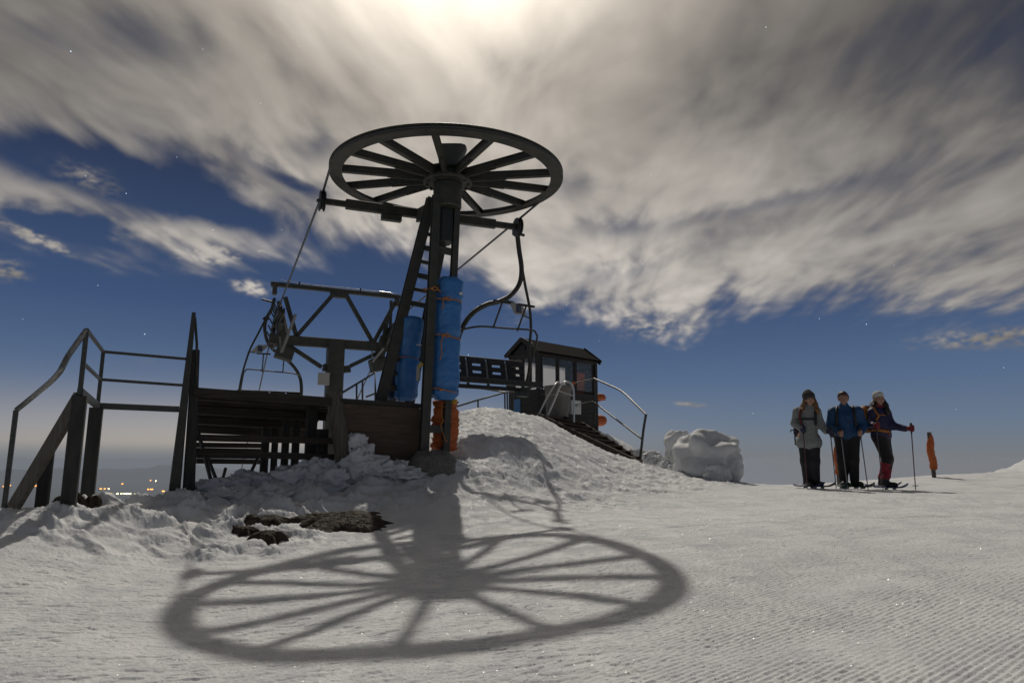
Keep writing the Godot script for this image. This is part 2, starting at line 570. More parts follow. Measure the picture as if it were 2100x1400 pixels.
func exact(x: float, d: float) -> float:
	var n := CP.size()
	var s := W[n] + W[n + 1] * x + W[n + 2] * d
	for i in n:
		var dx: float = x - CP[i].x
		var dd: float = d - CP[i].y
		var r2 := dx * dx + dd * dd
		s += W[i] * 0.5 * r2 * log(r2 + 1e-9)
	return s

func base_h(x: float, d: float) -> float:
	var fx := (x - GX) / GS
	var fy := d / GS
	if fx > 0 and fy > 0 and fx < GW - 1.01 and fy < GH - 1.01:
		var i := int(fx)
		var j := int(fy)
		fx -= i
		fy -= j
		var k := j * GW + i
		return lerpf(lerpf(G[k], G[k + 1], fx), lerpf(G[k + GW], G[k + GW + 1], fx), fy)
	var r := sqrt(x * x + d * d)
	var far := -3.0 - 0.36 * (r - 22.0)
	if r > 40.0:
		return far + 0.04 * r * nz.get_noise_2d(x * 0.006, d * 0.006) * clampf((r - 40) / 100.0, 0, 1)
	return lerpf(exact(x, d), far, smoothstep(20.0, 40.0, r))

# signed side of the piste's edge: > 0 on the banked, broken snow
var EDGE_LINE := [Vector2(-12, 4.6), Vector2(-5, 5.5), Vector2(-2.4, 6.5), Vector2(-0.6, 8.3), Vector2(1.5, 9.8), Vector2(4.3, 13.4), Vector2(6.5, 17.5), Vector2(10, 24)]
func bank(x: float, d: float) -> float:
	for i in EDGE_LINE.size() - 1:
		if x < EDGE_LINE[i + 1].x or i == EDGE_LINE.size() - 2:
			var t: float = (x - EDGE_LINE[i].x) / (EDGE_LINE[i + 1].x - EDGE_LINE[i].x)
			return (d - lerpf(EDGE_LINE[i].y, EDGE_LINE[i + 1].y, t)) * 0.75
	return 0.0

func ridge(v: float) -> float:
	return 1.0 - absf(v) * 2.0

func snow_h(x: float, d: float) -> float:
	var h := base_h(x, d)
	var b := bank(x, d) + 0.5 * nz.get_noise_2d(x * 0.7, d * 0.7)
	var rough := smoothstep(-0.6, 0.9, b)
	if rough > 0.0:
		var wx := x + 0.12 * nz.get_noise_2d(x * 2.0 + 9.0, d * 2.0)
		var wd := d + 0.12 * nz.get_noise_2d(x * 2.0, d * 2.0 + 9.0)
		var a := nz.get_noise_2d(wx * 1.7, wd * 1.7)
		var c := nz.get_noise_2d(wx * 4.2 + 20.0, wd * 4.2)
		var e := ridge(nz.get_noise_2d(wx * 7.0, wd * 9.0 + 40.0))
		var g := nz.get_noise_2d(wx * 17.0, wd * 17.0)
		var left := smoothstep(-1.2, -2.6, x)
		h += rough * ((0.030 + 0.062 * left) * a + (0.024 + 0.045 * left) * c + (0.014 + 0.016 * left) * e * (0.3 + 0.7 * smoothstep(-0.3, 0.4, a)) + 0.013 * g + 0.007 * nz.get_noise_2d(x * 27.0, d * 27.0) * (0.4 + 0.6 * smoothstep(-0.3, 0.5, c)))
	var calm := 1.0 - rough
	if calm > 0.0:
		var s := 0.010 * nz.get_noise_2d(x * 0.9, d * 0.9) + 0.0035 * nz.get_noise_2d(x * 4.0, d * 5.5)
		# scraped streaks across the piste
		var p := x * 0.97 + d * 0.24
		var q := -x * 0.24 + d * 0.97
		s += 0.0036 * nz.get_noise_2d(p * 0.7, q * 6.0) + 0.0019 * nz.get_noise_2d(p * 2.0, q * 20.0) + 0.0012 * nz.get_noise_2d(x * 24.0, d * 24.0)
		# small wind pits
		s -= 0.0075 * smoothstep(0.30, 0.62, nz.get_noise_2d(p * 7.0, q * 21.0)) * (0.4 + 0.6 * smoothstep(-0.2, 0.5, nz.get_noise_2d(x * 1.3 + 5.0, d * 1.3)))
		# old ski tracks drawn across
		for k in 4:
			var off: float = [9.1, 9.28, 7.0, 10.6][k]
			var ln: float = d - off - [0.30, 0.31, 0.12, 0.42][k] * x + 0.25 * nz.get_noise_2d(x * 0.25 + k * 0.02, 3.0)
			if absf(ln) < 0.12:
				s += -0.009 * exp(-pow(ln / 0.028, 2.0)) + 0.004 * exp(-pow((absf(ln) - 0.05) / 0.02, 2.0))
		# groomed corduroy towards the right
		var across := x * 0.616 - d * 0.788
		var m := smoothstep(-0.5, 0.9, x - 0.16 * (d - 3.0) + 0.7 * nz.get_noise_2d(x * 0.5, d * 0.5)) * smoothstep(8.0, 5.2, d)
		if m > 0.0:
			var patch := smoothstep(-0.55, 0.35, nz.get_noise_2d(x * 0.8 + 60.0, d * 0.8) + 0.35)
			s = s * (1.0 - 0.5 * m) + m * patch * 0.0034 * sin(across * TAU / 0.032 + 1.2 * nz.get_noise_2d(x * 0.6, d * 0.6))
			s += m * 0.003 * nz.get_noise_2d(across * 3.0, (x + d) * 0.15)
		# a cat track's ribs farther right
		var tr := d - 10.3 + 0.16 * (x - 4.0)
		var t := smoothstep(1.0, 0.5, absf(tr)) * smoothstep(3.6, 5.0, x)
		if t > 0.0:
			s += t * 0.0045 * sin((x + 0.35 * tr * tr) * TAU / 0.17)
		h += calm * s
	return h

func build_ground():
	var azs := []
	var a := -180.0
	while a < -45.0:
		azs.append(a)
		a += 4.5
	for i in 760:
		azs.append(-45.0 + 90.0 * i / 760.0)
	a = 45.0
	while a <= 180.01:
		azs.append(a)
		a += 4.5
	var rs := []
	for i in 12:
		rs.append(0.05 + 0.19 * i)
	var r := 2.3
	while r < 6.5:
		rs.append(r)
		r *= 1.0022
	while r < 16.0:
		rs.append(r)
		r *= 1.0038
	while r < 22.0:
		rs.append(r)
		r *= 1.007
	while r < 2500.0:
		rs.append(r)
		r *= 1.09
	var nc := azs.size()
	var nr := rs.size()
	var vs := PackedVector3Array()
	vs.resize(nc * nr)
	var rows := []
	rows.resize(nr)
	var job := func(j: int):
		var row := PackedVector3Array()
		row.resize(nc)
		for i in nc:
			var s := sin(deg_to_rad(azs[i]))
			var c := cos(deg_to_rad(azs[i]))
			var x: float = s * rs[j]
			var d: float = c * rs[j]
			var h := snow_h(x, d) if absf(azs[i]) <= 46.0 and rs[j] < 30.0 else base_h(x, d)
			row[i] = Vector3(x, h, -d)
		rows[j] = row
	WorkerThreadPool.wait_for_group_task_completion(WorkerThreadPool.add_group_task(job, nr))
	vs.resize(0)
	for row in rows:
		vs.append_array(row)
	var ns := PackedVector3Array()
	ns.resize(nc * nr)
	for j in nr:
		for i in nc:
			var du := vs[j * nc + mini(i + 1, nc - 1)] - vs[j * nc + maxi(i - 1, 0)]
			var dv := vs[mini(j + 1, nr - 1) * nc + i] - vs[maxi(j - 1, 0) * nc + i]
			var n := du.cross(dv).normalized()
			ns[j * nc + i] = n if n.y > 0 else -n
	var ix := PackedInt32Array()
	ix.resize((nc - 1) * (nr - 1) * 6)
	var k := 0
	for j in nr - 1:
		for i in nc - 1:
			var p := j * nc + i
			ix[k] = p; ix[k + 1] = p + nc; ix[k + 2] = p + 1
			ix[k + 3] = p + 1; ix[k + 4] = p + nc; ix[k + 5] = p + nc + 1
			k += 6
	var arr := []
	arr.resize(Mesh.ARRAY_MAX)
	arr[Mesh.ARRAY_VERTEX] = vs
	arr[Mesh.ARRAY_NORMAL] = ns
	arr[Mesh.ARRAY_INDEX] = ix
	var me := ArrayMesh.new()
	me.add_surface_from_arrays(Mesh.PRIMITIVE_TRIANGLES, arr)
	var o := MeshInstance3D.new()
	o.name = "ground"
	o.mesh = me
	o.material_override = M.snow
	add_child(o)
	o.set_meta("kind", "structure")
	o.set_meta("label", "snow covered mountain top with groomed piste and rough banks")
	print("ground ", nc * nr)

func foot(p: Vector3) -> float:
	return snow_h(p.x, -p.z)

# sheet of height function over a polar fan
func fan(a0: float, a1: float, na: int, r0: float, r1: float, nr: int, f: Callable) -> ArrayMesh:
	var vs := PackedVector3Array()
	var ns := PackedVector3Array()
	var ix := PackedInt32Array()
	for j in nr:
		var r := r0 * pow(r1 / r0, float(j) / (nr - 1))
		for i in na:
			var a := deg_to_rad(lerpf(a0, a1, float(i) / (na - 1)))
			vs.append(Vector3(sin(a) * r, f.call(rad_to_deg(a), r), -cos(a) * r))
	for j in nr:
		for i in na:
			var du := vs[j * na + mini(i + 1, na - 1)] - vs[j * na + maxi(i - 1, 0)]
			var dv := vs[mini(j + 1, nr - 1) * na + i] - vs[maxi(j - 1, 0) * na + i]
			var n := du.cross(dv).normalized()
			ns.append(n if n.y > 0 else -n)
			if i < na - 1 and j < nr - 1:
				var p := j * na + i
				ix.append_array([p, p + na, p + 1, p + 1, p + na, p + na + 1])
	var arr := []
	arr.resize(Mesh.ARRAY_MAX)
	arr[Mesh.ARRAY_VERTEX] = vs
	arr[Mesh.ARRAY_NORMAL] = ns
	arr[Mesh.ARRAY_INDEX] = ix
	var me := ArrayMesh.new()
	me.add_surface_from_arrays(Mesh.PRIMITIVE_TRIANGLES, arr)
	return me

const PLAIN_Y := -1250.0
func setting(n: String, me, m: Material, label: String):
	var o := MeshInstance3D.new()
	o.name = n
	o.mesh = me.commit() if me is SurfaceTool else me
	o.material_override = m
	add_child(o)
	o.set_meta("kind", "structure")
	o.set_meta("label", label)

func build_far():
	var land := plain(0.035, 0.04, 0.045, 0.95)
	setting("valley_plain", fan(-75, -12, 120, 2300.0, 60000.0, 70, func(a: float, r: float) -> float:
		return PLAIN_Y + 400.0 * smoothstep(5000.0, 2300.0, r)), land, "dark valley plain far below the mountain")
	setting("distant_hills", fan(-75, -12, 160, 46000.0, 59000.0, 26, func(a: float, r: float) -> float:
		var t := (r - 46000.0) / 13000.0
		var k := maxf(0.0, sin(PI * clampf(t, 0, 1)))
		var crest := 330.0 + 260.0 * nz.get_noise_2d(a * 0.11 + 2.0, 3.0) + 110.0 * nz.get_noise_2d(a * 0.45, 8.0) + 240.0 * exp(-pow((a + 26.5) / 4.0, 2.0))
		return PLAIN_Y - 20.0 + k * maxf(crest, 30.0) * 1.15 * smoothstep(-12.0, -18.0, a) * (1.0 + 0.5 * nz.get_noise_2d(a * 0.6, t * 6.0))), land, "low hills on the hazy horizon beyond the plain")
	setting("dark_ridge", fan(-75, -33.0, 120, 2300.0, 5200.0, 24, func(a: float, r: float) -> float:
		var t := (r - 2300.0) / 2900.0
		var k := maxf(0.0, sin(PI * clampf(t, 0, 1)))
		var top := lerpf(-340.0, -195.0, smoothstep(-34.0, -38.3, a)) + 25.0 * nz.get_noise_2d(a * 0.6, 1.0)
		return lerpf(-900.0, top, k)), plain(0.02, 0.024, 0.028, 0.95), "dark wooded ridge dropping into the valley at far left")
	setting("middle_hills", fan(-75, -20.0, 160, 9000.0, 16000.0, 22, func(a: float, r: float) -> float:
		var t := (r - 9000.0) / 7000.0
		var k := maxf(0.0, sin(PI * clampf(t, 0, 1)))
		var top := lerpf(-1220.0, -620.0, smoothstep(-30.5, -40.0, a)) + 70.0 * nz.get_noise_2d(a * 0.5, 4.0)
		return lerpf(PLAIN_Y - 30.0, top, k)), plain(0.025, 0.03, 0.034, 0.95), "hazy forested hills below the mountain on the left")
	setting("snow_hill", fan(24, 62, 150, 28.0, 130.0, 60, func(a: float, r: float) -> float:
		var crest := clampf(-1.1 + (a - 33.0) * 0.52, -6.0, 7.0)
		return lerpf(-9.0, crest, smoothstep(28.0, 75.0, r)) - 0.25 * maxf(0.0, r - 78.0) + 0.35 * nz.get_noise_2d(a * 0.5, r * 0.12) + 0.1 * nz.get_noise_2d(a * 3.0, r * 0.5)), M.snow, "smooth snow slope rising at the far right edge")
	# lights of the towns
	var warm := plain(1.0, 0.55, 0.18)
	warm.emission_enabled = true
	warm.emission = Color(1.0, 0.62, 0.22)
	warm.emission_energy_multiplier = 7.0
	var pale := plain(1.0, 0.9, 0.6)
	pale.emission_enabled = true
	pale.emission = Color(1.0, 0.93, 0.66)
	pale.emission_energy_multiplier = 9.0
	var spot := SphereMesh.new()
	spot.radial_segments = 8
	spot.rings = 4
	for q in [[7, 997, 6, 0], [19, 995, 5, 0], [73, 996, 7, 0], [138, 998, 7, 0], [133, 1009, 8, 0], [137, 1027, 7, 0], [177, 1009, 4, 1], [206, 1002, 5, 0], [214, 1002, 4, 0], [222, 1002, 3, 1], [213, 1012, 6, 0], [221, 1012, 4, 0], [227, 1012, 3, 0], [240, 1012, 5, 1], [248, 1012, 4, 1], [260, 1012, 17, 1], [275, 1013, 4, 1], [211, 1020, 9, 0], [250, 992, 4, 0], [303, 1003, 4, 0], [310, 1003, 7, 0], [334, 1007, 6, 0], [308, 985, 3, 0], [319, 986, 3, 1], [402, 995, 4, 0], [414, 997, 3, 1]]:
		var p := PY(q[0], q[1], PLAIN_Y + 45.0)
		if p.z < -36000.0:
			p = P(q[0], q[1], 36000.0)
		var k: float = -p.z / FOCAL
		var o := MeshInstance3D.new()
		o.name = numbered("town_light")
		o.mesh = spot
		o.material_override = pale if q[3] == 1 else warm
		add_child(o)
		o.position = p
		o.scale = Vector3(q[2] * 1.05, 2.6, 2.6) * k
		o.set_meta("label", ("broad bright white town lights in the valley below the railing" if q[2] == 17 else "small pale town light in the far valley") if q[3] == 1 else "small orange town light in the far valley")
		o.set_meta("category", "town light")
		o.set_meta("group", "town lights on the plain")
	# stars that show between the clouds
	var glow := plain(0.9, 0.95, 1.0)
	glow.emission_enabled = true
	glow.emission = Color(0.85, 0.93, 1.0)
	glow.emission_energy_multiplier = 1.0
	var mm := MultiMesh.new()
	mm.transform_format = MultiMesh.TRANSFORM_3D
	var star := SphereMesh.new()
	star.radius = 1.0
	star.height = 2.0
	star.radial_segments = 6
	star.rings = 3
	mm.mesh = star
	var list := [[-35.3, 27.7, 1.6], [-26.4, 30.1, 0.9], [-18.9, 31.7, 0.8], [-21.7, 27.2, 0.9], [-30.8, 19.1, 1.2], [-33.5, 19.8, 1.0], [-32.0, 12.3, 0.9], [-28.7, 9.1, 1.4], [-24.6, 17.4, 1.2], [-12.0, 19.8, 1.0], [-19.4, 18.0, 0.8], [22.3, 32.4, 1.3], [12.2, 23.0, 0.9], [11.2, 15.9, 0.9], [4.7, 12.7, 0.9], [24.7, 10.6, 0.9], [27.9, 9.9, 1.2], [19.4, 3.5, 0.9], [-3.7, 8.6, 1.3], [-27.6, 22.3, 0.8], [30.1, 14.0, 0.7], [-36.2, 9.4, 0.7], [36.0, 6.1, 0.8], [7.4, 9.7, 0.7], [-8.0, 14.6, 0.7], [33.0, 3.4, 0.7]]
	mm.instance_count = list.size()
	for i in list.size():
		var az := deg_to_rad(list[i][0])
		var el := deg_to_rad(list[i][1])
		var d := Vector3(cos(el) * sin(az), sin(el), -cos(el) * cos(az)) * 150000.0
		mm.set_instance_transform(i, Transform3D(Basis().scaled(Vector3.ONE * 70.0 * list[i][2]), EYE + d))
	var so := MultiMeshInstance3D.new()
	so.name = "sky_stars"
	so.multimesh = mm
	so.material_override = glow
	add_child(so)
	so.set_meta("kind", "stuff")
	so.set_meta("label", "faint white stars scattered over the night sky")
	so.set_meta("category", "stars")

# ice crystals lying on the snow, each a tiny flat plate tilted its own way
func build_crystals():
	var r := RandomNumberGenerator.new()
	r.seed = 99
	var st := begin()
	var ring := []
	for i in 6:
		ring.append(Vector3(cos(TAU * i / 6), 0, sin(TAU * i / 6)))
	for i in 6:
		tri(st, Vector3.ZERO, ring[i], ring[(i + 1) % 6], Vector3.UP)
	var mm := MultiMesh.new()
	mm.transform_format = MultiMesh.TRANSFORM_3D
	mm.mesh = st.commit()
	var n := 60000
	mm.instance_count = n
	for i in n:
		var az := deg_to_rad(r.randf_range(-42.0, 42.0))
		var q := 2.4 * pow(12.0 / 2.4, pow(r.randf(), 0.9))
		var x := sin(az) * q
		var d := cos(az) * q
		var b := Basis(Vector3(r.randfn(), 0, r.randfn()).normalized(), absf(r.randfn()) * 0.42).scaled(Vector3.ONE * r.randf_range(0.0018, 0.0042) * (0.55 + 0.09 * q))
		mm.set_instance_transform(i, Transform3D(b, Vector3(x, snow_h(x, d) + 0.004, -d)))
	var o := MultiMeshInstance3D.new()
	o.name = "snow_crystals"
	o.multimesh = mm
	var ice := plain(0.92, 0.93, 0.95, 0.26)
	ice.backlight_enabled = true
	ice.backlight = Color(0.95, 0.95, 0.95)
	o.material_override = ice
	add_child(o)
	o.set_meta("kind", "stuff")
	o.set_meta("label", "glittering ice crystals scattered over the snow")
	o.set_meta("category", "ice crystals")

# ---------------------------------------------------------------- bull wheel pylon
var sheave_l := Vector3(-2.955, 5.05, -10.10)
var sheave_r := Vector3(0.10, 5.05, -11.33)

func build_pylon():
	var base := Vector3(-1.1, 0.95, -9.75)
	var t := thing("lift_pylon", "dark green steel lift pylon topped by a huge spoked bull wheel", "lift pylon", base)
	var tb := Basis(Vector3(1, 0, 0), 0.026)
	# wheel
	var st := begin()
	lathe(st, [Vector2(1.565, 0.0), Vector2(1.742, 0.0), Vector2(1.755, 0.01), Vector2(1.755, 0.026), Vector2(1.71, 0.042), Vector2(1.71, 0.056), Vector2(1.755, 0.072), Vector2(1.755, 0.088), Vector2(1.742, 0.098), Vector2(1.65, 0.098), Vector2(1.64, 0.086), Vector2(1.64, 0.02), Vector2(1.565, 0.016)], HUB, tb, 128, true)
	var wheel := part(t, "bull_wheel", st, M.steel)
	wheel.set_meta("label", "large horizontal spoked cable wheel")
	for deg in [-119, -142, -167, 168, 142, 108, 75, 45, 18, -7, -35, -63, -91]:
		var a := deg_to_rad(deg)
		var d := tb * Vector3(cos(a), 0, -sin(a))
		var up := tb * Vector3.UP
		var o := HUB + up * 0.055
		st = begin()
		# channel: bottom flange, web and top flange, a deeper doubled root
		beam(st, o + d * 0.3 - up * 0.052, o + d * 1.66 - up * 0.048, 0.078, 0.012, up)
		beam(st, o + d * 0.3 + up * 0.052, o + d * 1.66 + up * 0.048, 0.078, 0.012, up)
		beam(st, o + d * 0.3, o + d * 1.66, 0.014, 0.10, up)
		beam(st, o + d * 0.25 - up * 0.02, o + d * 0.90 - up * 0.012, 0.030, 0.125, up)
		part(wheel, "spoke", st, M.steel)
	st = begin()
	lathe(st, [Vector2(0.0, -0.05), Vector2(0.36, -0.05), Vector2(0.375, -0.035), Vector2(0.375, 0.0), Vector2(0.30, 0.01), Vector2(0.27, 0.03), Vector2(0.27, 0.11), Vector2(0.375, 0.12), Vector2(0.375, 0.14), Vector2(0.2, 0.16), Vector2(0.14, 0.24), Vector2(0.0, 0.25)], HUB, tb, 40)
	part(wheel, "hub", st, M.steel)
	st = begin()
	lathe(st, [Vector2(1.700, 0.036), Vector2(1.722, 0.040), Vector2(1.716, 0.049), Vector2(1.722, 0.058), Vector2(1.700, 0.062)], HUB, tb, 96, true)
	part(wheel, "rubber_liner", st, M.black)
	for k in 12:
		var ba := TAU * k / 12
		var bp := HUB + tb * Vector3(cos(ba) * 0.315, -0.05, sin(ba) * 0.315)
		part(wheel, "bolt", pipe([bp, bp - Vector3(0, 0.03, 0)], 0.022, 6), M.rail)
	# motor cover standing on the hub, wider at the top
	st = begin()
	var rings := []
	for q in [[0.0, -0.13, 0.13, 0.12], [0.16, -0.14, 0.17, 0.13], [0.34, -0.17, 0.27, 0.15], [0.38, -0.17, 0.285, 0.15], [0.40, -0.15, 0.27, 0.14]]:
		var ring := []
		for k in 20:
			var an := TAU * k / 20
			var e := Vector2(cos(an), sin(an))
			var rr := pow(pow(absf(e.x), 5.0) + pow(absf(e.y), 5.0), -0.2)
			ring.append(HUB + Vector3((q[1] + q[2]) / 2 + e.x * rr * (q[2] - q[1]) / 2, 0.15 + q[0], e.y * rr * q[3]))
		rings.append(ring)
	skin(st, rings)
	part(wheel, "motor_cover", st, M.steel)
	# head drum
	st = begin()
	lathe(st, [Vector2(0.0, 4.82), Vector2(0.20, 4.82), Vector2(0.215, 4.84), Vector2(0.215, 5.19), Vector2(0.19, 5.22), Vector2(0.0, 5.22)], Vector3(HUB.x, 0, HUB.z), Basis(), 32)
	part(t, "head_drum", st, M.steel)
	# legs
	var f0 := Vector3(-1.235, 0.80, -9.56)
	var f1 := Vector3(-0.965, 0.80, -9.86)
	var ft0 := HUB - LAT * 0.20 - Vector3(0, 0.28, 0) - LINE * 0.08
	var ft1 := HUB + LAT * 0.15 - Vector3(0, 0.28, 0) - LINE * 0.02
	var rt0 := HUB - LAT * 0.20 - Vector3(0, 0.25, 0) + LINE * 0.16
	var rt1 := HUB + LAT * 0.12 - Vector3(0, 0.25, 0) + LINE * 0.2
	var r0 := HUB - LAT * 1.03 + LINE * 0.75
	var r1 := HUB - LAT * 0.45 + LINE * 1.05
	r0.y = 0.6
	r1.y = 0.6
	for l in [[f0, ft0, 0.125, 0.12], [f1, ft1, 0.10, 0.11], [r0, rt0, 0.155, 0.14], [r1, rt1, 0.13, 0.13]]:
		st = begin()
		var z: Vector3 = (l[1] - l[0]).normalized()
		var n: Vector3 = z.cross(LAT).normalized()
		# flanged column: two flanges and a web
		beam(st, l[0] + n * (l[3] / 2 - 0.012), l[1] + n * (l[3] / 2 - 0.012) * 0.8, l[2], 0.022, n, 0.1, l[2] * 0.9, 0.022)
		beam(st, l[0] - n * (l[3] / 2 - 0.012), l[1] - n * (l[3] / 2 - 0.012) * 0.8, l[2], 0.022, n, 0.1, l[2] * 0.9, 0.022)
		beam(st, l[0], l[1], l[2] * 0.45, l[3] * 0.95, n, 0.1, l[2] * 0.4, l[3] * 0.8)
		part(t, "leg", st, M.steel)
	# battens between the legs
	for k in [0.06, 0.17, 0.66, 0.80]:
		part(t, "tie_bar", bar(f0.lerp(ft0, k), f1.lerp(ft1, k), 0.03, 0.11), M.steel)
	for k in 13:
		var h := 0.30 + k * 0.048
		part(t, "rung", bar(r0.lerp(rt0, h), r1.lerp(rt1, h), 0.05, 0.05 if k % 2 == 0 else 0.075), M.steel)
	for s in [-1, 1]:
		part(t, "gusset", bar(HUB + LAT * 0.17 * s - Vector3(0, 0.42, 0), HUB + LAT * 0.17 * s + LINE * 0.95 - Vector3(0, 0.26, 0), 0.05, 0.22), M.steel)
	part(t, "gearbox", bar(HUB - Vector3(0, 0.95, 0) + LINE * 0.1, HUB - Vector3(0, 0.45, 0) + LINE * 0.1, 0.26, 0.22, LAT), M.dark)
	# cross arm with its two guide sheaves
	var dirv := (sheave_r - sheave_l).normalized()
	var mid := sheave_l.lerp(sheave_r, 0.5)
	st = begin()
	beam(st, sheave_l + dirv * 0.36, sheave_r - dirv * 0.42, 0.10, 0.15)
	beam(st, sheave_l + dirv * 0.05, sheave_l + dirv * 0.40, 0.075, 0.09)
	beam(st, sheave_r - dirv * 0.46, sheave_r - dirv * 0.05, 0.075, 0.10)
	var arm := part(t, "cross_arm", st, M.steel)
	part(arm, "hanging_bracket", bar(mid - dirv * 0.72 - Vector3(0, 0.13, 0), mid - dirv * 0.40 - Vector3(0, 0.13, 0), 0.12, 0.1), M.steel)
	for s in [[sheave_l, -1.0], [sheave_r, 1.0]]:
		st = begin()
		var ax: Vector3 = dirv
		var bs := Basis(ax.cross(Vector3.UP).normalized(), ax, Vector3.UP)
		lathe(st, [Vector2(0.0, -0.045), Vector2(0.155, -0.045), Vector2(0.168, -0.032), Vector2(0.13, -0.01), Vector2(0.13, 0.01), Vector2(0.168, 0.032), Vector2(0.155, 0.045), Vector2(0.0, 0.045)], s[0], bs, 28)
		var w := part(arm, "sheave", st, M.dark)
		st = begin()
		lathe(st, [Vector2(0.0, -0.085), Vector2(0.03, -0.085), Vector2(0.03, 0.085), Vector2(0.0, 0.085)], s[0], bs, 10)
		part(arm, "axle", st, M.rail)
	# footing
	var fo := begin()
	rings = []
	for q in [[0.60, 0.34, 0.60], [0.60, 0.36, 0.88], [0.54, 0.31, 1.08], [0.38, 0.24, 1.18], [0.12, 0.08, 1.21]]:
		var ring := []
		for k in 20:
			var an := TAU * k / 20
			var rr := 1.0 + 0.16 * nz.get_noise_2d(cos(an) * 1.3 + q[2], sin(an) * 1.3)
			ring.append(Vector3(-1.10, q[2] + 0.04 * nz.get_noise_2d(an * 2.0, q[2] * 3.0), -9.55) + LAT * cos(an) * q[0] * rr * 0.62 + LINE * sin(an) * q[1] * rr)
		rings.append(ring)
	skin(fo, rings)
	part(t, "footing", fo, M.concrete)

# thick plate from a flat outline
func slab(st: SurfaceTool, pts: Array, depth: Vector3):
	var n := depth.normalized()
	var c := Vector3.ZERO
	for p in pts:
		c += p / pts.size()
	for i in pts.size():
		var a: Vector3 = pts[i]
		var b: Vector3 = pts[(i + 1) % pts.size()]
		tri(st, c, a, b, -n)
		tri(st, c + depth, a + depth, b + depth, n)
		var side := (b - a).cross(depth).normalized()
		if side.dot((a + b) / 2 - c) < 0:
			side = -side
		quad(st, a, b, b + depth, a + depth, side)

# ---------------------------------------------------------------- line tower behind
var tw_l := Vector3.ZERO
var tw_r := Vector3.ZERO
var TA := Vector3.ZERO
const TY := 5.35

func tower_points():
	tw_l = PY(558, 582, TY)
	tw_r = PY(818, 609, TY)
	TA = (tw_r - tw_l).normalized()

func build_cable():
	tower_points()
	var pts := []
	var cl := cable_at_tower(-1)
	var cr := cable_at_tower(1)
	var far := LINE * 60.0 - Vector3(0, 27, 0)
	var sl := sheave_l + Vector3(0, 0.13, 0)
	var sr := sheave_r + Vector3(0, 0.13, 0)
	pts.append(cl + LINE * 2.0 - Vector3(0, 0.75, 0) + far)
	pts.append(cl + LINE * 1.1 - Vector3(0, 0.55, 0))
	pts.append(cl - LINE * 0.2)
	pts.append(cl - LINE * 1.0 + Vector3(0, 0.08, 0))
	pts.append(sl)
	var tb := Basis(Vector3(1, 0, 0), 0.026)
	for i in 41:
		var a := lerpf(PI, 0.0, i / 40.0)
		var d := (LAT * cos(a) - LINE * sin(a))
		pts.append(HUB + tb * (d * 1.725 + Vector3(0, 0.049, 0)))
	pts.append(sr)
	pts.append(cr - LINE * 1.0 + Vector3(0, 0.08, 0))
	pts.append(cr - LINE * 0.2)
	pts.append(cr + LINE * 1.1 - Vector3(0, 0.55, 0))
	pts.append(cr + LINE * 2.0 - Vector3(0, 0.75, 0) + far)
	solo("haul_cable", pipe(pts, 0.019, 7), M.cable, "steel haul cable looping round the bull wheel and down the line", "cable")

func cable_at_tower(s: int) -> Vector3:
	var p := P(566, 640, -tw_l.z + 0.1) if s < 0 else P(797, 672, -tw_r.z - 0.1)
	return p

